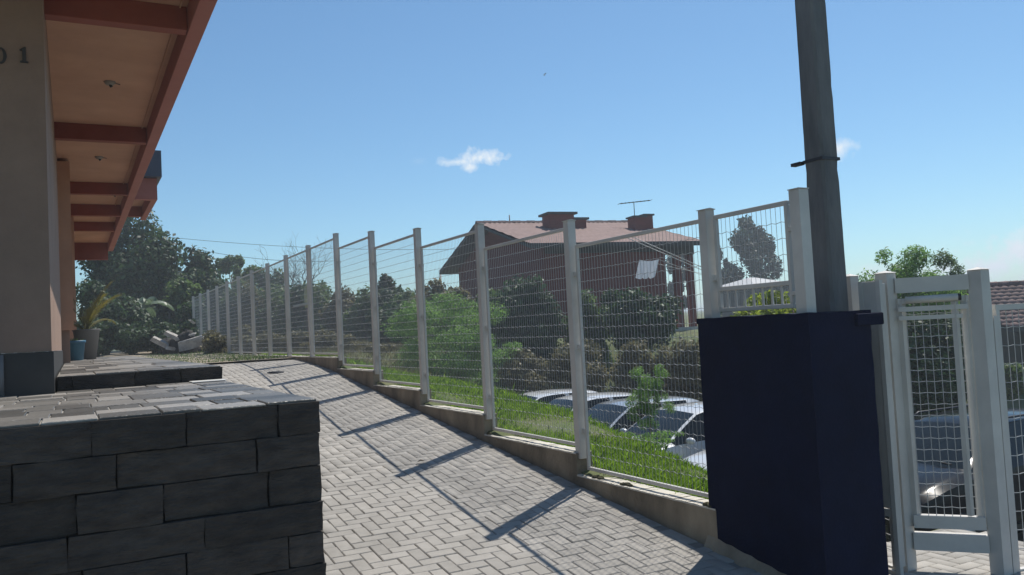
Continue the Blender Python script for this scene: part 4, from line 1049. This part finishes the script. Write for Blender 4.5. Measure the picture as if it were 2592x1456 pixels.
# ------------------------------------------------------------------ tiled house on the right
th = thing('tiled_house', (19.5, 9.5, PARK), 'house with a pale clay tile roof and deep shade beyond the gate', 'house')
r0 = at(2470, 735, 26); o_ = np.array((r0[0], r0[1])); td = np.array((.8824, -.4706)); tn = np.array((.4706, .8824))
def TP(a, c, z): p = o_+td*a+tn*c; return (p[0], p[1], z)
def tbox(a0, a1, c0, c1, z0, z1):
    v = [TP(a, c, z) for z in (z0, z1) for a, c in ((a0, c0), (a1, c0), (a1, c1), (a0, c1))]
    return MB().add(v, [(3, 2, 1, 0), (4, 5, 6, 7), (0, 1, 5, 4), (1, 2, 6, 5), (2, 3, 7, 6), (3, 0, 4, 7)])
rt, rb_ = .50, -.72; run = 3.2
u = MB(); u.add([TP(-1, -run, rb_-.03), TP(9, -run, rb_-.03), TP(9, 0, rt-.03), TP(-1, 0, rt-.03), TP(-1, -run, rb_-.13), TP(9, -run, rb_-.13), TP(9, 0, rt-.13), TP(-1, 0, rt-.13)], [(0, 1, 2, 3), (7, 6, 5, 4), (0, 4, 5, 1), (1, 5, 6, 2), (2, 6, 7, 3), (3, 7, 4, 0)])
u.build('roof_deck', SOFF, th)
tl = MB(); V = []; F = []; n_ = 6
for j in range(2):
    for i in range(n_+1): V.append((-.12+.24*i/n_, .36*j, .03*math.sin(math.pi*i/n_*1.0)+.02*(1-j)))
for j in range(2):
    for i in range(n_+1): x, y, z = V[j*(n_+1)+i]; V.append((x, y, z-.02))
k = 2*(n_+1)
for i in range(n_): F += [(i, i+1, n_+2+i, n_+1+i), (k+i, i+1+k-0, i+1, i)[::1] if False else (k+i, k+i+1, i+1, i)]
tme = bpy.data.meshes.new('roof_tile'); tme.from_pydata(V, [], F); tme.materials.append(ROOF); tme.polygons.foreach_set('use_smooth', [True]*len(F))
pit = math.atan2(rt-rb_, run); L0 = WL[th.name]; ln_ = math.hypot(run, rt-rb_); nr = int(ln_/.30)
for j in range(nr):
    for i in range(26):
        s = j*.30/ln_; p = TP(-.9+i*.245, -run+run*s, rb_+(rt-rb_)*s)
        o = bpy.data.objects.new('roof_tile', tme); col.objects.link(o); o.parent = th
        o.location = (p[0]-L0[0], p[1]-L0[1], p[2]+ZC-L0[2]); o.rotation_euler = (Matrix.Rotation(math.atan2(td[1], td[0]), 4, 'Z') @ Matrix.Rotation(pit, 4, 'X')).to_euler()
for i in range(30): a = -1+i*.33; MB().tube([TP(a, 0, rt+.04), TP(a+.35, 0, rt+.055)], .09, 7).build('ridge_tile', ROOF, th)
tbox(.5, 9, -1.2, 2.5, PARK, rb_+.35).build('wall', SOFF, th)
tbox(-.4, 9, -run-1.6, -run-1.45, PARK, -2.35).build('garden_wall', CREAM, th)
tbox(-.4, 9, -run-1.68, -run-1.4, -2.35, -2.29).build('coping', CREAM, th)
# small far pavilion roof
fr = at(1905, 722, 60); fh = thing('far_pavilion', (fr[0], fr[1], -2), 'far pavilion with a flat grey hipped roof below the gum tree', 'pavilion')
b = MB(); hh = .55; w1, w2 = 2.0, 2.2
b.add([(fr[0]-w1, fr[1]-w2, fr[2]-.05), (fr[0]+w1, fr[1]-w2, fr[2]-.05), (fr[0]+w1, fr[1]+w2, fr[2]-.05), (fr[0]-w1, fr[1]+w2, fr[2]-.05), (fr[0]-.3, fr[1], fr[2]+hh), (fr[0]+.3, fr[1], fr[2]+hh)], [(0, 1, 5, 4), (1, 2, 5), (2, 3, 4, 5), (3, 0, 4), (3, 2, 1, 0)])
b.build('roof', mat('far_grey_roof', (.42, .42, .42), (.5, .5, .5), 2, .7), fh)
MB().box(fr[0]-1.7, fr[0]+1.7, fr[1]-1.9, fr[1]+1.9, -3, fr[2]-.06).build('wall', SOFF, fh)

# ------------------------------------------------------------------ overhead cables and a bird
for i, (pa, pb, lab) in enumerate((((440, 618, 46), (860, 660, 46), 'thin overhead cable sagging behind the far trees'), ((420, 600, 48), (1240, 628, 52), 'faint upper overhead cable crossing behind the fence tops'))):
    p, q = at(*pa), at(*pb); pts = [p*(1-t)+q*t-np.array((0, 0, .35*4*t*(1-t))) for t in np.linspace(0, 1, 13)]
    tag(MB().tube(pts, .012, 4).build('overhead_cable', STEEL), lab, 'cable')
bp_ = at(1378, 190, 60); b = MB().blob(bp_, (.09, .035, .035), 8, 5).add([bp_, bp_+(.05, .22, .08), bp_+(-.07, .2, .06)], [(0, 1, 2)]).add([bp_, bp_+(-.07, -.2, .07), bp_+(.05, -.22, .09)], [(0, 1, 2)])
tag(b.build('flying_bird', PLAST), 'tiny dark bird flying high in the clear sky', 'bird')

# ------------------------------------------------------------------ thin summer haze
hz_m = bpy.data.materials.new('haze_air'); hz_m.use_nodes = True; t = hz_m.node_tree; t.nodes.clear()
pv_ = t.nodes.new('ShaderNodeVolumePrincipled'); pv_.inputs['Color'].default_value = (.86, .93, 1, 1); pv_.inputs['Density'].default_value = .0021; pv_.inputs['Anisotropy'].default_value = .25
ho = t.nodes.new('ShaderNodeOutputMaterial'); t.links.new(pv_.outputs[0], ho.inputs['Volume'])
tag(MB().box(-420, 930, -320, 1230, -4.6, 10).build('haze', hz_m), 'thin pale haze in the air over the whole place', kind='stuff')
